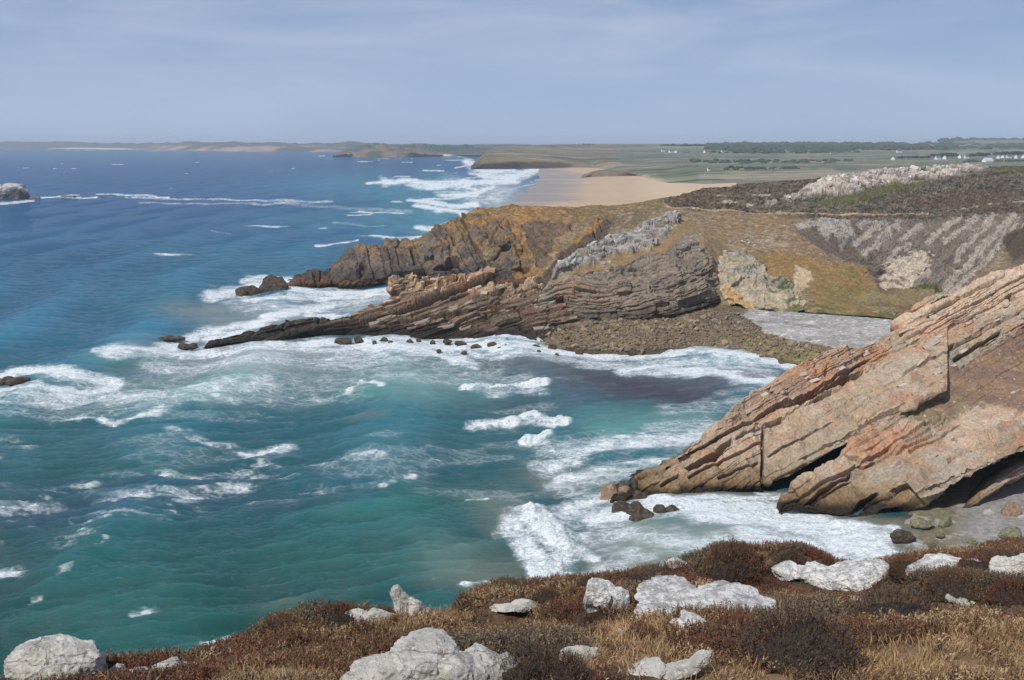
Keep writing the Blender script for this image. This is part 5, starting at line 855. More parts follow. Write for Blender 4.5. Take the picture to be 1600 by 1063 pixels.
blocks(S_spur, O_spur, [[(1070, 368), (1094, 364), (1094, 392), (1060, 398)], [(935, 415), (955, 405), (955, 425), (940, 428)]], 26, (1.8, 1.3, 1.6), mb_g, seed=9, jit=.6)
blocks(S_hill, O_hill, [[(1215, 318), (1262, 296), (1290, 282), (1400, 268), (1520, 263), (1440, 282), (1380, 288), (1330, 301), (1280, 308)]], 170, (3.6, 2.2, 3.0), with_mat(rock_mat('pale_ridge_block', (.52, .47, .42), (.40, .36, .32), (.58, .53, .48), .3, .5, .1, rnd=.2), 4, 50), axes=(unit((1, .3, .1)), unit((-.2, -.2, .9))), seed=10, jit=.5, name='ridge_rock')
blocks(S_hill, O_hill, [[(1110, 400), (1150, 396), (1185, 414), (1170, 440), (1120, 440)], [(1120, 372), (1232, 350), (1232, 378), (1140, 390)]], 60, (1.3, .9, 1.2), mb_l, seed=11, jit=1., name='loose_stone')
blocks(S_hill, O_hill, [[(700, 350), (745, 325), (850, 330), (870, 345), (800, 400), (760, 430), (600, 430), (500, 435), (640, 385)]], 40, (2.0, 1.2, 1.8), with_mat(rock_mat('dark_spit_block', (.125, .11, .10), (.17, .15, .13), (.09, .08, .072), .2, .6, .2, rnd=.25), 4, 60), axes=(unit((.3, .1, .9)), unit((.9, -.2, -.2))), seed=12, jit=.25)

# shingle: 300 largest stones are parts, the rest is one mass of small stones
def stones():
    ms = []
    for i in range(6):
        V, Fc = lump(300+i, (1, 1, .75), 1, 7, .12); me = mk_mesh('stone', V, Fc, False); me.materials.append(M_peb); ms.append(me)
    r_ = np.random.default_rng(9)
    ok = (grey_sh < .3) & (S_sh.P[:, 2] > -.1) & (S_sh.py > 488) & (S_sh.py < 560) & (S_sh.px > 850); idx = np.nonzero(ok)[0]
    for i in r_.choice(idx, 290):
        o = bpy.data.objects.new('stone', ms[r_.integers(6)]); COL.objects.link(o); o.parent = O_sh
        k = .5+.75*r_.random()**2; o.location = S_sh.P[i]+np.array([r_.normal()*.5, r_.normal()*.5, .1]); o.scale = (k*1.3, k, k*.9); o.rotation_euler = (r_.random(), r_.random(), r_.random()*6)
    Vs, Fs, n = [], [], 0
    for i in r_.choice(idx, 5200):
        V, Fc = ICO[1]; k = .2+.32*r_.random(); A_ = (V*(.8+.4*r_.random((len(V), 1))))*np.array([k*1.3, k, k*.8])+S_sh.P[i]+np.array([r_.normal()*.5, r_.normal()*.5, .05]); Vs.append(A_); Fs.append(Fc[:40]+n); n += len(V)
    me = mk_mesh('small_stones', np.concatenate(Vs), np.concatenate(Fs), False)
    o = obj('small_stones', me, M_peb, O_sh); o['kind'] = 'stuff'
stones()
exec_after = []

# ================================================================== HOUSES, TREES, WALKERS IN THE DISTANCE
M_wall = plain_mat('white_render', (.78, .77, .74)); M_roof = plain_mat('slate_roof', (.12, .125, .14)); M_chim = plain_mat('chimney_stone', (.4, .37, .33)); M_win = plain_mat('dark_window', (.05, .06, .07))
M_roof2 = plain_mat('light_metal_roof', (.5, .52, .55))
def hill_pt(px, py):                                        # where the far plateau is at a pixel
    return None
def house(px, py, Y, w_, rz, label, storeys=1.5, roof=M_roof, d_=8.):
    if w_ < 5: storeys, d_ = .9, 3.
    p = pt(Dp(px, py, Y)); root = empty('house', p, rz); tag(root, label, 'house', 'white houses on the plateau')
    hw, hd, hh = w_/2, d_/2, storeys*2.6; rh = d_*.55
    V = [(-hw, -hd, -2), (hw, -hd, -2), (hw, hd, -2), (-hw, hd, -2), (-hw, -hd, hh), (hw, -hd, hh), (hw, hd, hh), (-hw, hd, hh), (-hw, 0, hh+rh-.1), (hw, 0, hh+rh-.1)]
    bm = bmesh.new(); vs = [bm.verts.new(v) for v in V]
    for f in ((0, 1, 5, 4), (2, 3, 7, 6), (1, 2, 6, 9, 5), (3, 0, 4, 8, 7)): bm.faces.new([vs[i] for i in f])
    me = bpy.data.meshes.new('wall'); bm.to_mesh(me); bm.free(); obj('wall', me, M_wall, root)
    e = .4; bm = bmesh.new(); vs = [bm.verts.new(v) for v in [(-hw-e, -hd-e, hh-.35), (hw+e, -hd-e, hh-.35), (hw+e, 0, hh+rh), (-hw-e, 0, hh+rh), (hw+e, hd+e, hh-.35), (-hw-e, hd+e, hh-.35)]]
    bm.faces.new([vs[0], vs[1], vs[2], vs[3]]); bm.faces.new([vs[3], vs[2], vs[4], vs[5]])
    r = bmesh.ops.extrude_face_region(bm, geom=bm.faces[:]); bmesh.ops.translate(bm, verts=[v for v in r['geom'] if isinstance(v, bmesh.types.BMVert)], vec=(0, 0, .22))
    me = bpy.data.meshes.new('roof'); bm.to_mesh(me); bm.free(); ro = obj('roof', me, roof, root)
    def box(name, c, s_, m_, par):
        bm = bmesh.new(); bmesh.ops.create_cube(bm, size=1, matrix=Matrix.Translation(c) @ Matrix.Diagonal((*s_, 1))); me = bpy.data.meshes.new(name); bm.to_mesh(me); bm.free(); return obj(name, me, m_, par)
    for sx in (-1, 1): box('chimney', (sx*(hw-.7), 0, hh+rh+.5), (1.1, .9, 2.2), M_chim, ro)
    for sx in (-.55, .55): box('window', (sx*hw, -hd-.03, 1.7), (1.2, .12, 1.3), M_win, root)
    box('door', (0, -hd-.03, 1.0), (min(1.1, w_*.25), .12, 2.1), M_win, root)
    return root
for a in [(1395, 250.5, 2330, 13, 1.2, 'lone white gabled house at the left end of the hedge'), (1465, 249, 2350, 12, .3, 'low white house left of the dark copse'), (1476, 248.5, 2380, 10, 1.0, 'white house pair member beside the copse on its left side'),
          (1500, 247, 2450, 11, .9, 'white gabled house right of the copse'), (1510, 247.5, 2450, 10, .2, 'white house with long roof just right of the gabled one'), (1559, 248, 2420, 12, 1.2, 'first gabled house of the cluster at the right edge'),
          (1567, 247.5, 2450, 12, .9, 'second gabled house of the right edge cluster'), (1576, 247, 2450, 11, .1, 'broad house in the middle of the right edge cluster'), (1587, 247.5, 2430, 14, 1.1, 'tall gabled house near the right frame edge'), (1598, 247, 2440, 13, 1.2, 'outermost house at the right frame edge'),
          (1049, 238.5, 3000, 16, .4, 'white farmhouse under the dark pine grove'), (1056, 239, 3000, 11, 1.3, 'farm outbuilding right of the farmhouse'), (1103, 239, 3000, 18, .8, 'white farmhouse in the middle of the wooded band'), (1036, 236.5, 3100, 10, .2, 'pale cottage at the left end of the pine grove'),
          (1128, 239, 3000, 11, .9, 'small pale house right of the middle farmhouse'), (1230, 238.5, 3100, 12, .5, 'pale house against the left wooded slope'), (1302, 243, 2800, 20, .3, 'long pale farm building below the wooded slope'), (1250, 236.5, 3300, 9, .9, 'small white house high on the wooded slope'),
          (1405, 238.5, 2950, 16, .2, 'pale long house on the far green field'), (1107, 265.5, 1600, 3.4, .4, 'tiny white hut standing on the dunes'), (1320, 235, 3400, 9, .9, 'white house among the far trees')]:
    house(*a)
house(1543, 254, 2100, 22, .4, 'large building with a light metal roof in front of the houses', 1.4, M_roof2, 11.)

M_leaf = rock_mat('dark_tree_foliage', (.030, .045, .022), (.045, .060, .028), (.022, .033, .018), .4, .6, .3, rnd=.25)
M_bark = plain_mat('bark', (.10, .075, .05))
def crown_mesh(seed, flat=1.):
    r_ = np.random.default_rng(seed); Vs, Fs, n = [], [], 0
    for i in range(9):
        a = r_.random()*6.28; rr = r_.random()**.5*.62; c = np.array([math.cos(a)*rr, math.sin(a)*rr, (r_.random()-.35)*.5*flat]); V, Fc = lump(seed*31+i, (.42, .42, .34*flat), 2, 9, .35, off=c); Vs.append(V); Fs.append(Fc+n); n += len(V)
    V = r_.normal(size=(170, 3)); V /= np.linalg.norm(V, axis=1)[:, None]; V = V*np.array([.95, .95, .6*flat])*(.75+.4*r_.random((170, 1)))
    T = V[:, None, :]+r_.normal(size=(170, 3, 3))*.11; Vs.append(T.reshape(-1, 3)); Fs.append(np.arange(510).reshape(-1, 3)+n)
    me = mk_mesh('crown', np.concatenate(Vs), np.concatenate(Fs), False); me.materials.append(M_leaf); return me
crowns = [crown_mesh(i, f) for i, f in enumerate((1., .8, 1.2, .6))]
tv = [(math.cos(a)*r_, math.sin(a)*r_, z) for z, r_ in ((-.5, .09), (.5, .06), (1.3, .03)) for a in [k*math.pi/3 for k in range(6)]]
tf = [(k*6+j, k*6+(j+1) % 6, k*6+6+(j+1) % 6, k*6+6+j) for k in range(2) for j in range(6)]
trunk_me = mk_mesh('trunk', tv, tf); trunk_me.materials.append(M_bark)
tree_n = [0]
ORD = ['leftmost', 'second from the left', 'third from the left', 'fourth from the left', 'fifth from the left', 'sixth from the left', 'seventh from the left', 'eighth from the left', 'ninth from the left', 'tenth from the left']
def tree(px, py, Y, h_, label, w_=1.):
    p = pt(Dp(px, py, Y)); root = empty('tree', p, random.random()*6); tag(root, label, 'tree', 'trees round the far houses')
    t = obj('trunk', trunk_me, None, root); t.scale = (h_*.45, h_*.45, h_*.42)
    c = obj('crown', crowns[tree_n[0] % 4], None, root); c.location = (0, 0, h_*.6); c.scale = (h_*.55*w_, h_*.55*w_, h_*.5); tree_n[0] += 1
for i in range(9): tree(1036+i*8.6+random.uniform(-2, 2), 231.5, 3900, random.uniform(15, 20), 'dark pine of the grove on the skyline above the farmhouse, %s' % ORD[i], 1.3)
for i in range(10): tree(1404+i*5.2, 249+random.uniform(-.6, .6), 2360, random.uniform(7, 11), 'rounded tree of the hedge between the lone house and the copse, %s' % ORD[i], 1.2)
for i in range(9): tree(1458+i*4.6, 247.5+random.uniform(-.8, .4), 2550, random.uniform(11, 16), 'dense tree of the copse behind the small white houses, %s' % ORD[i], 1.15)
for i in range(8): tree(1513+i*4.2, 246.5, 2600, random.uniform(10, 16), 'tree standing between the gabled houses and the right edge cluster, %s' % ORD[i], 1.15)
for i in range(9): tree(1556+i*6, 245, 2700, random.uniform(13, 18), 'tall tree behind the cluster at the right edge, %s' % ORD[i], 1.15)
for i in range(7): tree(1112+i*13+random.uniform(-3, 3), 241, 2900, random.uniform(8, 13), 'tree in the hedgerow right of the middle farmhouse, %s' % ORD[i], 1.3)
for i in range(4): tree(912+i*4.5, 227.5, 3800, 8, 'tiny tree on the bare skyline above the knoll, %s' % ORD[i], .9)
def woods():
    r_ = np.random.default_rng(4); Vs, Fs, n = [], [], 0
    def put(px, py, Y, h_):
        nonlocal n
        p = world(np.array(px), np.array(Y), np.array(H+Y*ratio(py))); V, Fc = ICO[2]; rr = .75+.5*r_.random((len(V), 1)); Vs.append(V*rr*np.array([h_*1.0, h_*1.0, h_*.62])+p+np.array([0, 0, h_*.25])); Fs.append(Fc+n); n += len(V)
    for (x0, x1, y0, y1, Y0, Y1, k, hh) in ((1105, 1420, 229, 237, 4600, 3300, 760, 19), (1150, 1400, 226.5, 229.5, 5000, 4600, 180, 16), (1140, 1340, 235, 240, 3300, 2900, 120, 9), (1400, 1800, 227, 236, 4800, 3300, 420, 17), (1470, 1640, 220, 223, 5800, 5600, 120, 18),
                                        (560, 740, 229, 236, 5600, 4700, 160, 14), (440, 600, 225, 226, 7200, 7000, 30, 10), (1080, 1330, 252, 257, 2250, 2050, 90, 6), (1130, 1250, 262, 266, 1750, 1650, 50, 4), (1500, 1700, 252, 256, 2150, 2100, 80, 6)):
        for _ in range(k):
            u = r_.random(); put(x0+(x1-x0)*r_.random(), y0+(y1-y0)*u, Y0+(Y1-Y0)*u, hh*(.6+.7*r_.random()))
    me = mk_mesh('woodland', np.concatenate(Vs), np.concatenate(Fs), False); tag(obj('woodland', me, M_leaf), 'dark far woods and hedges on the plateau and hills', None, None, 'stuff')
woods()

def person(px, py, Y, jacket, trousers, label, stride=.18, face=0.):
    p = pt(Dp(px, py, Y)); root = empty('person', p, face); tag(root, label, 'person')
    def skin(name, vs, es, rad, m_):
        me = bpy.data.meshes.new(name); me.from_pydata(vs, es, []); o = obj(name, me, m_, root); o.modifiers.new('s', 'SKIN')
        for v, r in zip(me.skin_vertices[0].data, rad): v.radius = (r, r*.85)
        me.skin_vertices[0].data[0].use_root = True; o.modifiers.new('u', 'SUBSURF').levels = 1; return o
    s_ = stride; sk = plain_mat('skin', (.45, .28, .2)); mj = plain_mat('jacket', jacket); mt_ = plain_mat('trousers', trousers); mh = plain_mat('hair', (.05, .035, .02))
    vs = [(0, 0, .95), (0, 0, 1.2), (0, 0, 1.42), (0, 0, 1.5), (0, .01, 1.60), (0, .01, 1.72), (.19, 0, 1.42), (.26, .05, 1.15), (.27, .16, .92), (-.19, 0, 1.42), (-.26, -.05, 1.15), (-.27, .02, .90), (.1, 0, .9), (.1, s_*.6, .5), (.1, s_, .08), (.1, s_+.15, .04), (-.1, 0, .9), (-.1, -s_*.3, .5), (-.1, -s_, .09), (-.1, -s_+.15, .04)]
    es = [(0, 1), (1, 2), (2, 3), (3, 4), (4, 5), (2, 6), (6, 7), (7, 8), (2, 9), (9, 10), (10, 11), (0, 12), (12, 13), (13, 14), (14, 15), (0, 16), (16, 17), (17, 18), (18, 19)]
    skin('body', vs, es, [.13, .13, .12, .055, .085, .09, .06, .045, .035, .06, .045, .035, .09, .06, .045, .035, .09, .06, .045, .035], sk)
    skin('jacket', [vs[i] for i in (0, 1, 2, 6, 7, 9, 10)]+[(.27, .13, .98), (-.27, .0, .97)], [(0, 1), (1, 2), (2, 3), (3, 4), (4, 7), (2, 5), (5, 6), (6, 8)], [.17, .17, .15, .08, .065, .08, .065, .05, .05], mj)
    skin('trousers', [vs[i] for i in (0, 12, 13, 14, 16, 17, 18)], [(0, 1), (1, 2), (2, 3), (0, 4), (4, 5), (5, 6)], [.15, .11, .08, .06, .11, .08, .06], mt_)
    V, Fc = lump(5, (.1, .11, .1), 2, 9, .05, off=(0, -.01, 1.7)); obj('hair', mk_mesh('hair', V, Fc), mh, root)
person(1220, 333.5, 500, (.62, .06, .06), (.06, .06, .09), 'walker in a bright red jacket on the path over the grassy saddle', .2, 1.2)
person(1225, 333.8, 500, (.05, .05, .06), (.07, .06, .06), 'walker in dark clothes just right of the red jacket', .15, 1.4)

# ================================================================== FOREGROUND HEATH
GRASSY = [[(1290, 1075), (1340, 1030), (1420, 1010), (1500, 985), (1620, 975), (1640, 1075)], [(320, 1075), (360, 1050), (430, 1045), (500, 1055), (530, 1075)], [(900, 1030), (960, 980), (1040, 970), (1060, 1020), (1000, 1050), (920, 1050)], [(1020, 1075), (1060, 1040), (1150, 1035), (1260, 1060), (1260, 1075)], [(620, 960), (700, 945), (740, 965), (680, 975), (560, 985)]]
def fore():
    crest = [(-420, 1110, 6), (-150, 1085, 6.5), (0, 1080, 7), (60, 1072, 7.2), (160, 1060, 7.8), (220, 1056, 8), (290, 1050, 8.4), (320, 1040, 8.8), (390, 1020, 9.3), (430, 996, 9.8), (500, 972, 10.4), (560, 952, 11), (620, 944, 11.5), (680, 950, 11.8), (740, 940, 12.4), (790, 926, 13), (830, 930, 13.2), (900, 922, 13.6), (1000, 898, 14.2), (1060, 894, 14.6), (1090, 876, 15), (1110, 866, 15.2), (1160, 862, 15.4), (1200, 868, 15.4), (1260, 882, 15.2), (1300, 897, 15), (1340, 903, 15), (1400, 896, 15.4), (1450, 888, 15.8), (1500, 882, 16.2), (1560, 872, 16.8), (1620, 862, 17.2), (1750, 850, 18), (2050, 830, 20)]
    s = loft([[Bp(-420, 1.5, 57.2), Bp(2050, 1.5, 57.2)],
              [Dp(-420, 1160, 4.5), Dp(0, 1110, 5), Dp(400, 1085, 5), Dp(800, 1078, 4.6), Dp(2050, 1078, 4.6)],
              [Dp(-420, 1140, 5.2), Dp(0, 1090, 6), Dp(300, 1055, 7), Dp(620, 1010, 7.4), Dp(1000, 990, 7.4), Dp(1600, 985, 7.2), Dp(2050, 985, 7.2)],
              [Dp(-420, 1120, 5.7), Dp(0, 1075, 6.7), Dp(300, 1042, 8), Dp(620, 972, 10), Dp(900, 945, 11), Dp(1100, 915, 11.6), Dp(1300, 925, 11.6), Dp(1600, 912, 11.8), Dp(2050, 900, 12)],
              [Dp(*c) for c in crest], [Bp(c[0], c[2]+1.8, Dp(*c)[2]-1.9) for c in crest], [Bp(c[0], c[2]+15, Dp(*c)[2]-24) for c in crest], [Bp(-420, 52, -3), Bp(2050, 62, -3)]], -420, 2050, 3.2, 2.2)
    P = s.P; mound = ss(.44, .60, fbm(P*np.array([1, 1, 0]), 1.5, 3, 209, gain=.4)); s.P[:, 2] += (fbm(P, .9, 4, 210)-.5)*.26*(P[:, 1] > 3)+(mound-.5)*.36*ss(5, 12, P[:, 1])*(1-ss(18, 26, P[:, 1]))+(fbm(P, 3.2, 3, 211)-.5)*.35*(P[:, 1] > 4)
    s.col[:] = A(84, 66, 54); paint(s, ss(.46, .6, fbm(P, .9, 4, 212)), (104, 82, 64), .8); paint(s, ss(.5, .6, fbm(P, .16, 4, 213)), (52, 42, 36), .8)  # soil painted dark to give the deep shade between heather sprigs
    for q in GRASSY: paint(s, 1-ss(-8, 14, sdist(s.px, s.py, q)+(fbm(P, .5, 3, 230)-.5)*36), (146, 120, 88), .85)
    paint(s, ss(22, 30, P[:, 1])*1., (124, 108, 92)); mottle(s, .3, .2, 214)
    return s, tag(finish(s, 'ground', M_ground, False), 'heath covered cliff top in the foreground', None, None, 'structure')
S_f, O_f = fore()
FOOT = []
def ground_at(px, py):
    i = np.argmin((S_f.px2-px)**2+(S_f.py2-min(py, 1068))**2+((S_f.P[:, 1] > 19) | (S_f.P[:, 1] < 4.6) | ~VIS)*1e6); return S_f.P[i]
S_f.px2, S_f.py2 = proj(S_f.P)
VIS = (S_f.py2.reshape(S_f.nr, S_f.nc) <= np.minimum.accumulate(np.where(S_f.P[:, 1].reshape(S_f.nr, S_f.nc) < 4, 1e9, S_f.py2.reshape(S_f.nr, S_f.nc)), axis=0)+4).ravel()

def fr(px, py, w_, h_, label, lumps=None, seed=1, mt=M_white, n=1, flat=.8, tilt=0., cat='rock', name='rock', sink=.3, sub=5, rough=.16, hs=1.):
    """rock whose bottom centre is seen at px,py and which spans w_ x h_ pixels"""
    g = ground_at(px, py); k = g[1]/F*1.06; Wd, Hd = w_*k, h_*k*1.35; r_ = np.random.default_rng(seed); ls = []
    if lumps is None:
        Hd *= hs
        for i in range(n):
            f = (i-(n-1)/2)/n; q = 1-.35*r_.random()*(n > 1)
            ls.append(dict(seed=seed*11+i, dims=(Wd/2*(1.45/n if n > 1 else 1.05), Wd*.5*flat*(1.2/n**.5 if n > 1 else 1), Hd*q*(.62 if sink > 0 else .5)), sub=sub, rough=rough, rot=r_.uniform(-.4, .4), tilt=tilt, off=(f*Wd*.85, r_.normal()*Wd*.06, Hd*.22*q), planes=13, fs=.4))
    else:
        for i, (dx, dz, a, b, c, tl) in enumerate(lumps): ls.append(dict(seed=seed*11+i, dims=(a*k/2*1.18, c*k/2*1.15, b*k/2*(1.3*hs if b < 50 else 1.08)), sub=sub, rough=rough, rot=r_.uniform(-.2, .2), tilt=tl, off=(dx*k, r_.normal()*.02, (dz*1.15+(9*hs if b < 50 else 3))*k), planes=13, fs=.4))
    for l_ in ls: FOOT.append((g[0]+l_['off'][0], g[1]+l_['off'][1], l_['dims'][0], l_['dims'][1], l_['off'][2]+l_['dims'][2]))
    return rock(name, ls, tuple(g), mt, label, cat)
fr(103, 1066, 118, 66, 'big pale grey boulder at the bottom left corner', lumps=[(0, 22, 112, 84, 90, .1), (-38, 4, 60, 50, 60, 0), (30, 10, 60, 66, 60, 0)], seed=3)
fr(640, 944, 60, 50, 'upright pointed white rock with yellow lichen on the cliff edge', lumps=[(-12, 22, 22, 74, 24, -.38), (4, 6, 28, 40, 26, -.35), (20, -2, 26, 22, 26, -.3), (-12, 0, 22, 26, 22, 0)], seed=5)
fr(668, 1080, 250, 90, 'largest lichen spotted white rock at the bottom of the frame', lumps=[(-10, 22, 110, 92, 110, .2), (44, 14, 110, 78, 100, 0), (96, 12, 90, 66, 90, .1), (-62, 2, 90, 60, 90, .25), (-106, -14, 60, 34, 60, .1), (128, 6, 50, 44, 60, 0)], seed=7)
fr(575, 968, 70, 20, 'low pale slab left of the upright pointed rock', n=2, seed=9, flat=.7)
fr(255, 1058, 70, 22, 'small knobbly white rocks half buried at the left', lumps=[(-30, 2, 34, 16, 30, 0), (12, 6, 40, 24, 34, 0), (34, 0, 24, 24, 24, 0), (-2, 0, 30, 14, 30, 0)], seed=13)
fr(186, 1052, 24, 18, 'small white stone between the corner boulder and the heather', seed=15)
fr(945, 952, 62, 40, 'jagged white rock left of the white bedrock slabs', lumps=[(-6, 10, 50, 34, 40, .2), (20, 8, 34, 28, 30, -.2), (-16, -8, 26, 30, 24, 0)], seed=17, mt=M_bright)
fr(1112, 950, 190, 26, 'large flat white bedrock slab above the big heather bush', lumps=[(-50, 4, 96, 22, 130, .03), (20, 2, 110, 22, 130, -.02), (70, -2, 70, 18, 90, .06), (-30, 12, 50, 16, 60, 0), (10, 10, 60, 14, 60, 0), (-80, -2, 40, 14, 60, 0), (50, 8, 60, 18, 70, .1)], seed=19, mt=M_bright, hs=.5)
fr(1032, 968, 64, 20, 'flat white bedrock patch left of the large slab', lumps=[(-6, 2, 50, 20, 60, 0), (14, -2, 40, 18, 60, .1)], seed=21, mt=M_bright, hs=.5)
fr(1074, 988, 44, 22, 'rounded white bedrock knob just below the flat patch', lumps=[(2, 0, 42, 26, 50, 0), (-14, 6, 24, 14, 30, .2)], seed=23, mt=M_bright)
fr(1240, 905, 60, 20, 'white rock under the purple grey heather on the edge', lumps=[(-10, 2, 46, 22, 40, 0), (16, 0, 34, 18, 36, 0)], seed=25, mt=M_bright)
fr(1330, 916, 150, 36, 'broad white lichen mottled outcrop on the cliff edge', lumps=[(-42, 4, 70, 30, 80, .05), (6, 12, 80, 40, 80, -.05), (38, 8, 60, 36, 60, 0), (44, -6, 70, 24, 70, .05), (72, -2, 46, 26, 50, 0)], seed=27, mt=M_bright, hs=.7)
fr(1480, 896, 104, 18, 'long pale rock ridge right of the broad outcrop', lumps=[(-34, -2, 56, 22, 46, -.2), (4, 4, 66, 24, 50, 0), (36, 2, 40, 18, 44, .1)], seed=29, mt=M_bright, hs=.8)
fr(1462, 878, 30, 12, 'small white rock on the edge above the pale ridge', seed=31, mt=M_bright)
fr(1578, 908, 66, 34, 'ribbed pale boulder with yellow lichen at the right edge', lumps=[(-12, 6, 40, 30, 50, .3), (8, 8, 50, 36, 50, .1), (30, 6, 50, 34, 50, 0)], seed=33)
fr(1335, 950, 30, 18, 'small grey rock peeping out left of the dark heather mound', seed=35)
fr(1500, 950, 40, 12, 'pale weathered stick of rock right of the dark heather mound', lumps=[(-10, 3, 26, 8, 14, .6), (8, -2, 30, 14, 20, 0)], seed=37)
fr(1050, 1052, 150, 30, 'long grey rock rib at the bottom centre beside dry grass', lumps=[(-45, -8, 60, 26, 50, -.4), (0, 0, 70, 26, 46, -.4), (44, 14, 44, 24, 34, -.5)], seed=39, hs=.7)
fr(905, 1030, 50, 16, 'small grey rock beside the dark heather at the bottom', seed=41)
fr(970, 994, 10, 10, 'tiny pinkish white stone in the grass left of centre', seed=43, sub=3, mt=M_bright)
fr(1015, 920, 22, 8, 'small white stone above the jagged white rock', seed=45, sub=4, mt=M_bright)
fr(1470, 892, 30, 20, 'pale broken rock joining the outcrop and the ridge', seed=47, mt=M_bright)
fr(1060, 886, 30, 10, 'pale rock on the cliff edge left of the tall heather mound', seed=49, mt=M_white)
fr(800, 944, 60, 8, 'bare pale rock strip in the turf right of the upright rock', seed=51, n=2)

# foliage: sprigs
def foliage_mat(name, stops, rough=.85):
    m, N, L = mat(name); o = N.new('ShaderNodeOutputMaterial'); b = N.new('ShaderNodeBsdfPrincipled'); at = N.new('ShaderNodeAttribute'); at.attribute_name = 'shade'
    ti = N.new('ShaderNodeAttribute'); ti.attribute_name = 'tint'; ti.attribute_type = 'INSTANCER'; ad = N.new('ShaderNodeMath'); ad.operation = 'ADD'
    oi = N.new('ShaderNodeObjectInfo'); m0 = N.new('ShaderNodeMath'); m0.operation = 'MULTIPLY_ADD'; m0.inputs[1].default_value = .25
    L.new(at.outputs['Fac'], m0.inputs[2]); L.new(oi.outputs['Random'], m0.inputs[0])
    L.new(m0.outputs[0], ad.inputs[0]); L.new(ti.outputs['Fac'], ad.inputs[1]); cr = N.new('ShaderNodeValToRGB'); els = cr.color_ramp.elements
    while len(els) > 1: els.remove(els[0])
    els[0].position = stops[0][0]; els[0].color = (*lin(stops[0][1], .9), 1)
    for p_, c_ in stops[1:]: e = els.new(p_); e.color = (*lin(c_, .9), 1)
    L.new(ad.outputs[0], cr.inputs['Fac']); L.new(cr.outputs['Color'], b.inputs['Base Color']); b.inputs['Roughness'].default_value = rough; b.inputs['Specular IOR Level'].default_value = .15
    L.new(b.outputs[0], o.inputs['Surface']); return m
MF_heather = foliage_mat('heather_sprigs', [(0, (50, 38, 34)), (.3, (84, 61, 52)), (.6, (110, 80, 64)), (.9, (124, 98, 70)), (1.15, (156, 128, 96)), (1.35, (186, 160, 124))])
MF_dark = foliage_mat('dark_heather_sprigs', [(0, (48, 41, 38)), (.35, (78, 65, 60)), (.7, (102, 86, 76)), (1., (116, 106, 80)), (1.25, (146, 132, 104))])
MF_red = foliage_mat('reddish_heather_sprigs', [(0, (58, 38, 34)), (.4, (98, 62, 52)), (.8, (124, 84, 68)), (1.1, (136, 108, 78))])
MF_grass = foliage_mat('dry_grass_blades', [(0, (104, 80, 58)), (.3, (136, 106, 74)), (.6, (164, 132, 96)), (.9, (188, 160, 122)), (1.2, (128, 118, 72))])
def sprigs(n, rad, h_, seed, leaf=(.012, .028), per=11, spread=.55, dome=None):
    """clump of woody sprigs with needle leaves; returns triangles and a per-vertex shade"""
    r_ = np.random.default_rng(seed); T, S_ = [], []
    for i in range(n):
        if dome is None:
            a = r_.random()*6.28; q = r_.random()**.5*rad; base = np.array([math.cos(a)*q*.6, math.sin(a)*q*.6, 0]); dirv = unit((math.cos(a)*q/rad*spread+r_.normal()*.18, math.sin(a)*q/rad*spread+r_.normal()*.18, 1)); hh = h_*(.6+.5*r_.random())
        else:
            v = r_.normal(size=3); v[2] = abs(v[2]); v = unit(v); base = v*np.array(dome)*(.72+.16*r_.random()); dirv = unit(v*np.array([1, 1, 1.2])+np.array([0, 0, .45])+r_.normal(size=3)*.3); hh = h_*(.6+.6*r_.random())
        side_ = unit(np.cross(dirv, r_.normal(size=3))); tip = base+dirv*hh; wv = side_*.0035
        T.append([base-wv, base+wv, tip]); S_ += [.1]*3; sh = r_.random()*.55
        for j in range(per):
            t = .25+.75*(j+r_.random())/per; c = base+dirv*hh*t; d = unit(dirv*.8+r_.normal(size=3)*.75); L_ = leaf[1]*(.7+.6*r_.random()); sd = unit(np.cross(d, r_.normal(size=3)))*leaf[0]*.5
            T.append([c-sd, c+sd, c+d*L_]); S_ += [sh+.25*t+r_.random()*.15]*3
    return np.array(T).reshape(-1, 3), np.array(S_)
def tri_mesh(name, V, S_, m_):
    me = mk_mesh(name, V, np.arange(len(V)).reshape(-1, 3), False); set_f(me, S_, 'shade'); me.materials.append(m_); return me
def grass(n, rad, h_, seed):
    r_ = np.random.default_rng(seed); a = r_.random(n)*6.28; q = r_.random(n)**.5*rad; b = np.stack([np.cos(a)*q, np.sin(a)*q, q*0], 1); l = r_.random(n)*6.28
    d = np.stack([np.cos(l)*.5, np.sin(l)*.5, np.ones(n)], 1)+r_.normal(size=(n, 3))*.25; hh = (h_*(.5+.7*r_.random(n)))[:, None]; m1 = b+d*hh*.55; tip = b+d*hh*np.array([1.5, 1.5, .85])
    wv = np.stack([-np.sin(l), np.cos(l), l*0], 1)*.0028; T = np.stack([b-wv, b+wv, m1-wv*.8, m1-wv*.8, b+wv, m1+wv*.8, m1-wv*.8, m1+wv*.8, tip], 1); return T.reshape(-1, 3), np.repeat(r_.random(n)*.75, 9)
def template(meshes):
    c = bpy.data.collections.new('templates')
    for me in meshes: c.objects.link(bpy.data.objects.new(me.name, me))
    return c
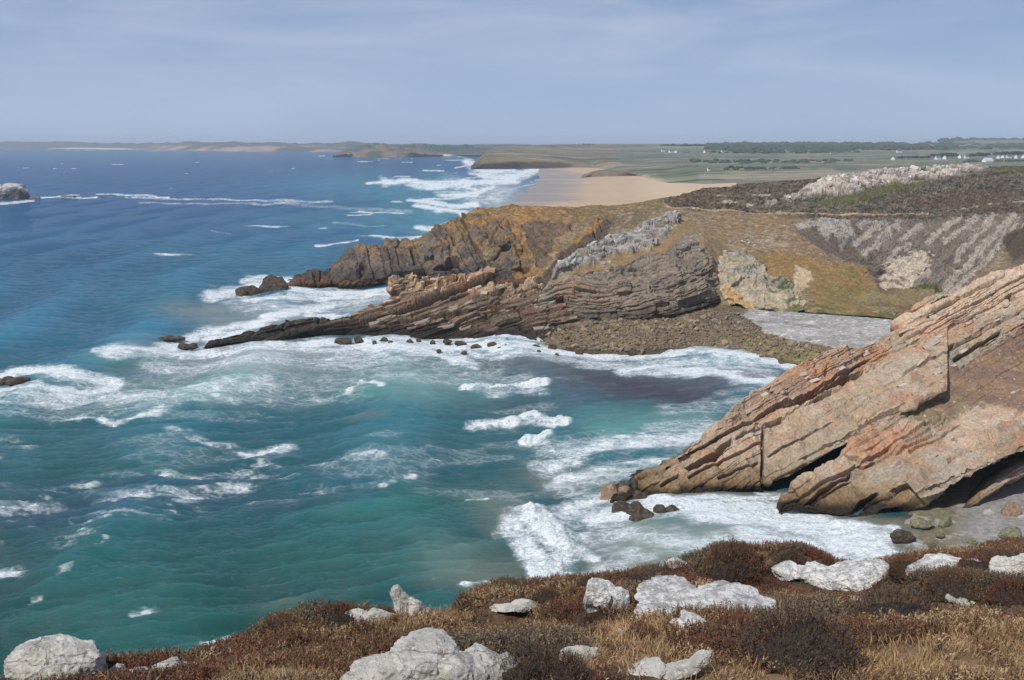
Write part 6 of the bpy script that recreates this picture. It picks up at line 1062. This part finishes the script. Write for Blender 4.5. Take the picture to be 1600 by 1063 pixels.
def scatter(name, pts_, rot, scl, tint, coll, label):
    me = bpy.data.meshes.new(name); me.vertices.add(len(pts_)); me.vertices.foreach_set('co', np.asarray(pts_, np.float32).ravel())
    a = me.attributes.new('rot', 'FLOAT_VECTOR', 'POINT'); a.data.foreach_set('vector', np.asarray(rot, np.float32).ravel()); set_f(me, scl, 'scl'); set_f(me, tint, 'tint')
    o = obj(name, me); g = bpy.data.node_groups.new(name, 'GeometryNodeTree'); g.interface.new_socket('Geometry', in_out='INPUT', socket_type='NodeSocketGeometry'); g.interface.new_socket('Geometry', in_out='OUTPUT', socket_type='NodeSocketGeometry')
    n = g.nodes; gi, go = n.new('NodeGroupInput'), n.new('NodeGroupOutput'); ci = n.new('GeometryNodeCollectionInfo'); ci.inputs['Collection'].default_value = coll; ci.inputs['Separate Children'].default_value = True; ci.inputs['Reset Children'].default_value = True
    ip = n.new('GeometryNodeInstanceOnPoints'); ip.inputs['Pick Instance'].default_value = True
    ra = n.new('GeometryNodeInputNamedAttribute'); ra.data_type = 'FLOAT_VECTOR'; ra.inputs['Name'].default_value = 'rot'; sa = n.new('GeometryNodeInputNamedAttribute'); sa.data_type = 'FLOAT'; sa.inputs['Name'].default_value = 'scl'
    l = g.links; l.new(gi.outputs[0], ip.inputs['Points']); l.new(ci.outputs[0], ip.inputs['Instance']); l.new(ra.outputs['Attribute'], ip.inputs['Rotation']); l.new(sa.outputs['Attribute'], ip.inputs['Scale']); l.new(ip.outputs[0], go.inputs[0])
    o.modifiers.new('scatter', 'NODES').node_group = g; return tag(o, label, None, None, 'stuff')
def heath_scatter():
    g = S_f; ok = (g.P[:, 1] > 3.4) & (g.P[:, 1] < 25) & (g.px2 > -380) & (g.px2 < 2040); f = grid_faces(g.nr, g.nc); f = f[ok[f].all(1)]
    V = g.P[f]; ar = np.linalg.norm(np.cross(V[:, 1]-V[:, 0], V[:, 3]-V[:, 0]), axis=1); r_ = np.random.default_rng(12)
    def sample(n):
        i = r_.choice(len(f), n, p=ar/ar.sum()); u, v = r_.random((2, n, 1)); q = V[i]; return (q[:, 0]*(1-u)+q[:, 1]*u)*(1-v)+(q[:, 3]*(1-u)+q[:, 2]*u)*v
    def keep(p, slack=1.):
        x, y = proj(p); k = np.ones(len(p), bool)
        nz_ = 1+.9*(fbm(p, .25, 3, 77)-.5)
        for a, b, c, d, e in FOOT: k &= ((p[:, 0]-a)/c)**2+((p[:, 1]-b+.10)/(d+.10))**2 > slack*.62*nz_
        return k, x, y
    grassy = GRASSY
    p = sample(88000); k, x, y = keep(p); gm = np.zeros(len(p))
    for q in grassy: gm = np.maximum(gm, 1-ss(-8, 14, sdist(x, y, q)+(fbm(p, .5, 3, 230)-.5)*36))
    patch = fbm(p, .9, 3, 231); k &= (gm < .35+.75*r_.random(len(p))) & (patch > .02); p = p[k]; nh = len(p)
    fr_ = np.ones(nh)
    for a, b, c, d, e in FOOT: fr_ = np.minimum(fr_, .38+.62*ss(1., 2.2, np.sqrt(((p[:, 0]-a)/c)**2+((p[:, 1]-b+d*.5)/(d*1.1))**2)))
    mo = ss(.44, .60, fbm(p*np.array([1, 1, 0])+np.array([0, 0, 0]), 1.5, 3, 209, gain=.4)); patch = .25+.5*mo+.5*(fbm(p, 1., 3, 232)-.5); kind = fbm(p, 1.2, 3, 233)
    rot = np.stack([r_.normal(size=nh)*.2, r_.normal(size=nh)*.2, r_.random(nh)*6.28], 1)
    for nm, sel, mt_, lb, sd in (('heather', kind < .46, MF_heather, 'brown heather mat covering the cliff top', 1), ('heather', (kind >= .46) & (kind < .57), MF_red, 'reddish heather mat in patches on the cliff top', 2), ('heather', kind >= .57, MF_dark, 'dark grey brown heather mat in patches on the cliff top', 3)):
        ms = [tri_mesh('sprig', *sprigs(13, .13, .15, sd*10+i), mt_) for i in range(3)]
        if sel.sum(): scatter(nm, p[sel], rot[sel], (fr_*(.42+.55*(patch*.9+.1*r_.random(nh))))[sel], ((fbm(p, .8, 3, 234)-.35)*.9)[sel], template(ms), lb)
    p = sample(80000); k, x, y = keep(p, .8); gm = np.zeros(len(p))+.07
    for q in grassy: gm = np.maximum(gm, 1-ss(-8, 14, sdist(x, y, q)+(fbm(p, .5, 3, 230)-.5)*36))
    k &= r_.random(len(p)) < gm; p = p[k]; n = len(p); rot = np.stack([r_.normal(size=n)*.2, r_.normal(size=n)*.2, r_.random(n)*6.28], 1)
    ms = [tri_mesh('tuft', *grass(60, .14, .085, 70+i), MF_grass) for i in range(3)]; scatter('dry_grass', p, rot, .32+.5*r_.random(n), (fbm(p, 1., 3, 235)-.4)*.8, template(ms), 'straw coloured dry grass between the heather')
heath_scatter()
# separate bushes
bush_me = {}
def bush_mesh(kind, v):
    if (kind, v) in bush_me: return bush_me[(kind, v)]
    m_ = {'dark': MF_dark, 'brown': MF_heather, 'red': MF_red}[kind]; V, S_ = sprigs(800, 0, .15, 500+v*7+len(kind), (.013, .030), 10, dome=(1, 1, .62) if v != 2 else (.9, .9, .8))
    me = tri_mesh('foliage', V, S_, m_); bush_me[(kind, v)] = me; return me
core_me = None
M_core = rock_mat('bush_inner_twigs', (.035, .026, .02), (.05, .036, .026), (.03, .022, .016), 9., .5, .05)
def bush(px, py, w_, h_, kind, label, v=0, dy=.0):
    g = ground_at(px, py); k = g[1]/F*1.05; root = empty('heather_bush', (g[0], g[1], g[2]-.04), random.random()*6); tag(root, label, 'heather bush')
    sx, sz = w_*k/2/1.0, h_*k*1.4/.78; f = obj('foliage', bush_mesh(kind, v), None, root); f.scale = (sx, sx*.9, sz)
    global core_me
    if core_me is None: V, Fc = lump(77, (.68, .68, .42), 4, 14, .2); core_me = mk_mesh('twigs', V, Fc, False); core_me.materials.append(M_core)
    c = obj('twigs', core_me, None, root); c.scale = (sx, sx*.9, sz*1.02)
for a in [(1252, 1035, 230, 92, 'dark', 'biggest dark twiggy heather bush at the bottom right', 1), (1410, 985, 190, 66, 'dark', 'wide dark heather mound right of the biggest bush', 0), (1140, 905, 110, 50, 'brown', 'tall olive brown heather mound on the skyline edge', 2), (1160, 866, 44, 22, 'red', 'small round heather tuft on top of the tall mound', 0),
          (1238, 892, 70, 30, 'dark', 'purple grey heather clump on the edge above the white rock', 1), (800, 930, 66, 26, 'dark', 'round dark heather clump on the edge left of centre', 0), (855, 934, 60, 18, 'brown', 'low heather clump right of the round dark one', 1), (1415, 893, 64, 26, 'red', 'reddish heather clump behind the broad white outcrop', 0),
          (1000, 1000, 70, 36, 'red', 'dense rust coloured heather bush right of the jagged rock', 0), (918, 992, 40, 52, 'dark', 'narrow dark heather bush in front of the jagged rock', 2), (1120, 1020, 130, 30, 'red', 'broad rust brown heather bush left of the biggest bush', 1), (820, 1080, 110, 66, 'dark', 'spiky dark heather bush at the bottom centre', 2),
          (880, 1075, 110, 60, 'dark', 'dark heather bush at the bottom right of the large white rock', 1), (655, 1092, 70, 48, 'brown', 'heather sprigs rising in front of the large white rock', 0), (690, 1096, 60, 50, 'brown', 'olive heather at the lower edge before the large rock', 2), (440, 990, 90, 34, 'brown', 'brown heather mound on the left slope edge', 1), (330, 1030, 70, 26, 'dark', 'dark heather clump left on the edge beside the foam', 0),
          (230, 1052, 60, 22, 'dark', 'low dark heather over the knobbly white rocks', 1), (275, 1050, 50, 18, 'brown', 'small heather clump between the knobbly rocks', 0), (520, 978, 90, 34, 'brown', 'olive brown heather mound in front of the low pale slab', 0), (600, 950, 46, 18, 'red', 'small reddish clump on the edge left of the upright rock', 1), (1540, 900, 120, 34, 'red', 'reddish heather mound behind the ribbed boulder', 1),
          (1500, 925, 130, 40, 'brown', 'brown heather mound right of the pale rock ridge', 0), (1590, 945, 120, 44, 'red', 'rust heather mound at the right frame edge', 0), (1200, 922, 80, 16, 'red', 'rusty heather strip above the flat white slab', 1), (1280, 962, 90, 24, 'brown', 'ginger low heather between the slab and the big bush', 0), (1020, 912, 110, 24, 'dark', 'grey brown heather mound above the jagged white rock', 1), (940, 920, 110, 24, 'brown', 'long olive heather mound on the centre edge', 0), (1150, 1000, 90, 40, 'red', 'dark red heather beside the rounded white knob', 2), (20, 1078, 60, 22, 'dark', 'heather tuft left of the corner boulder', 0), (1060, 905, 80, 30, 'red', 'rusty heather mound left of the tall olive mound', 0)]:
    bush(*a)

# ================================================================== HAZE
bm = bmesh.new(); bmesh.ops.create_cube(bm, size=1)
hz = bpy.data.meshes.new('haze'); bm.to_mesh(hz); bm.free()
M_hz, N, L = mat('haze_air'); o_ = N.new('ShaderNodeOutputMaterial'); v_ = N.new('ShaderNodeVolumePrincipled'); v_.inputs['Density'].default_value = 8.5e-5; v_.inputs['Color'].default_value = (.74, .87, 1., 1); v_.inputs['Anisotropy'].default_value = .0
L.new(v_.outputs[0], o_.inputs['Volume'])
ho = obj('haze', hz, M_hz); ho.scale = (64000, 50000, 140); ho.location = (0, 24700, 63); tag(ho, 'thin sea haze', None, None, 'stuff')
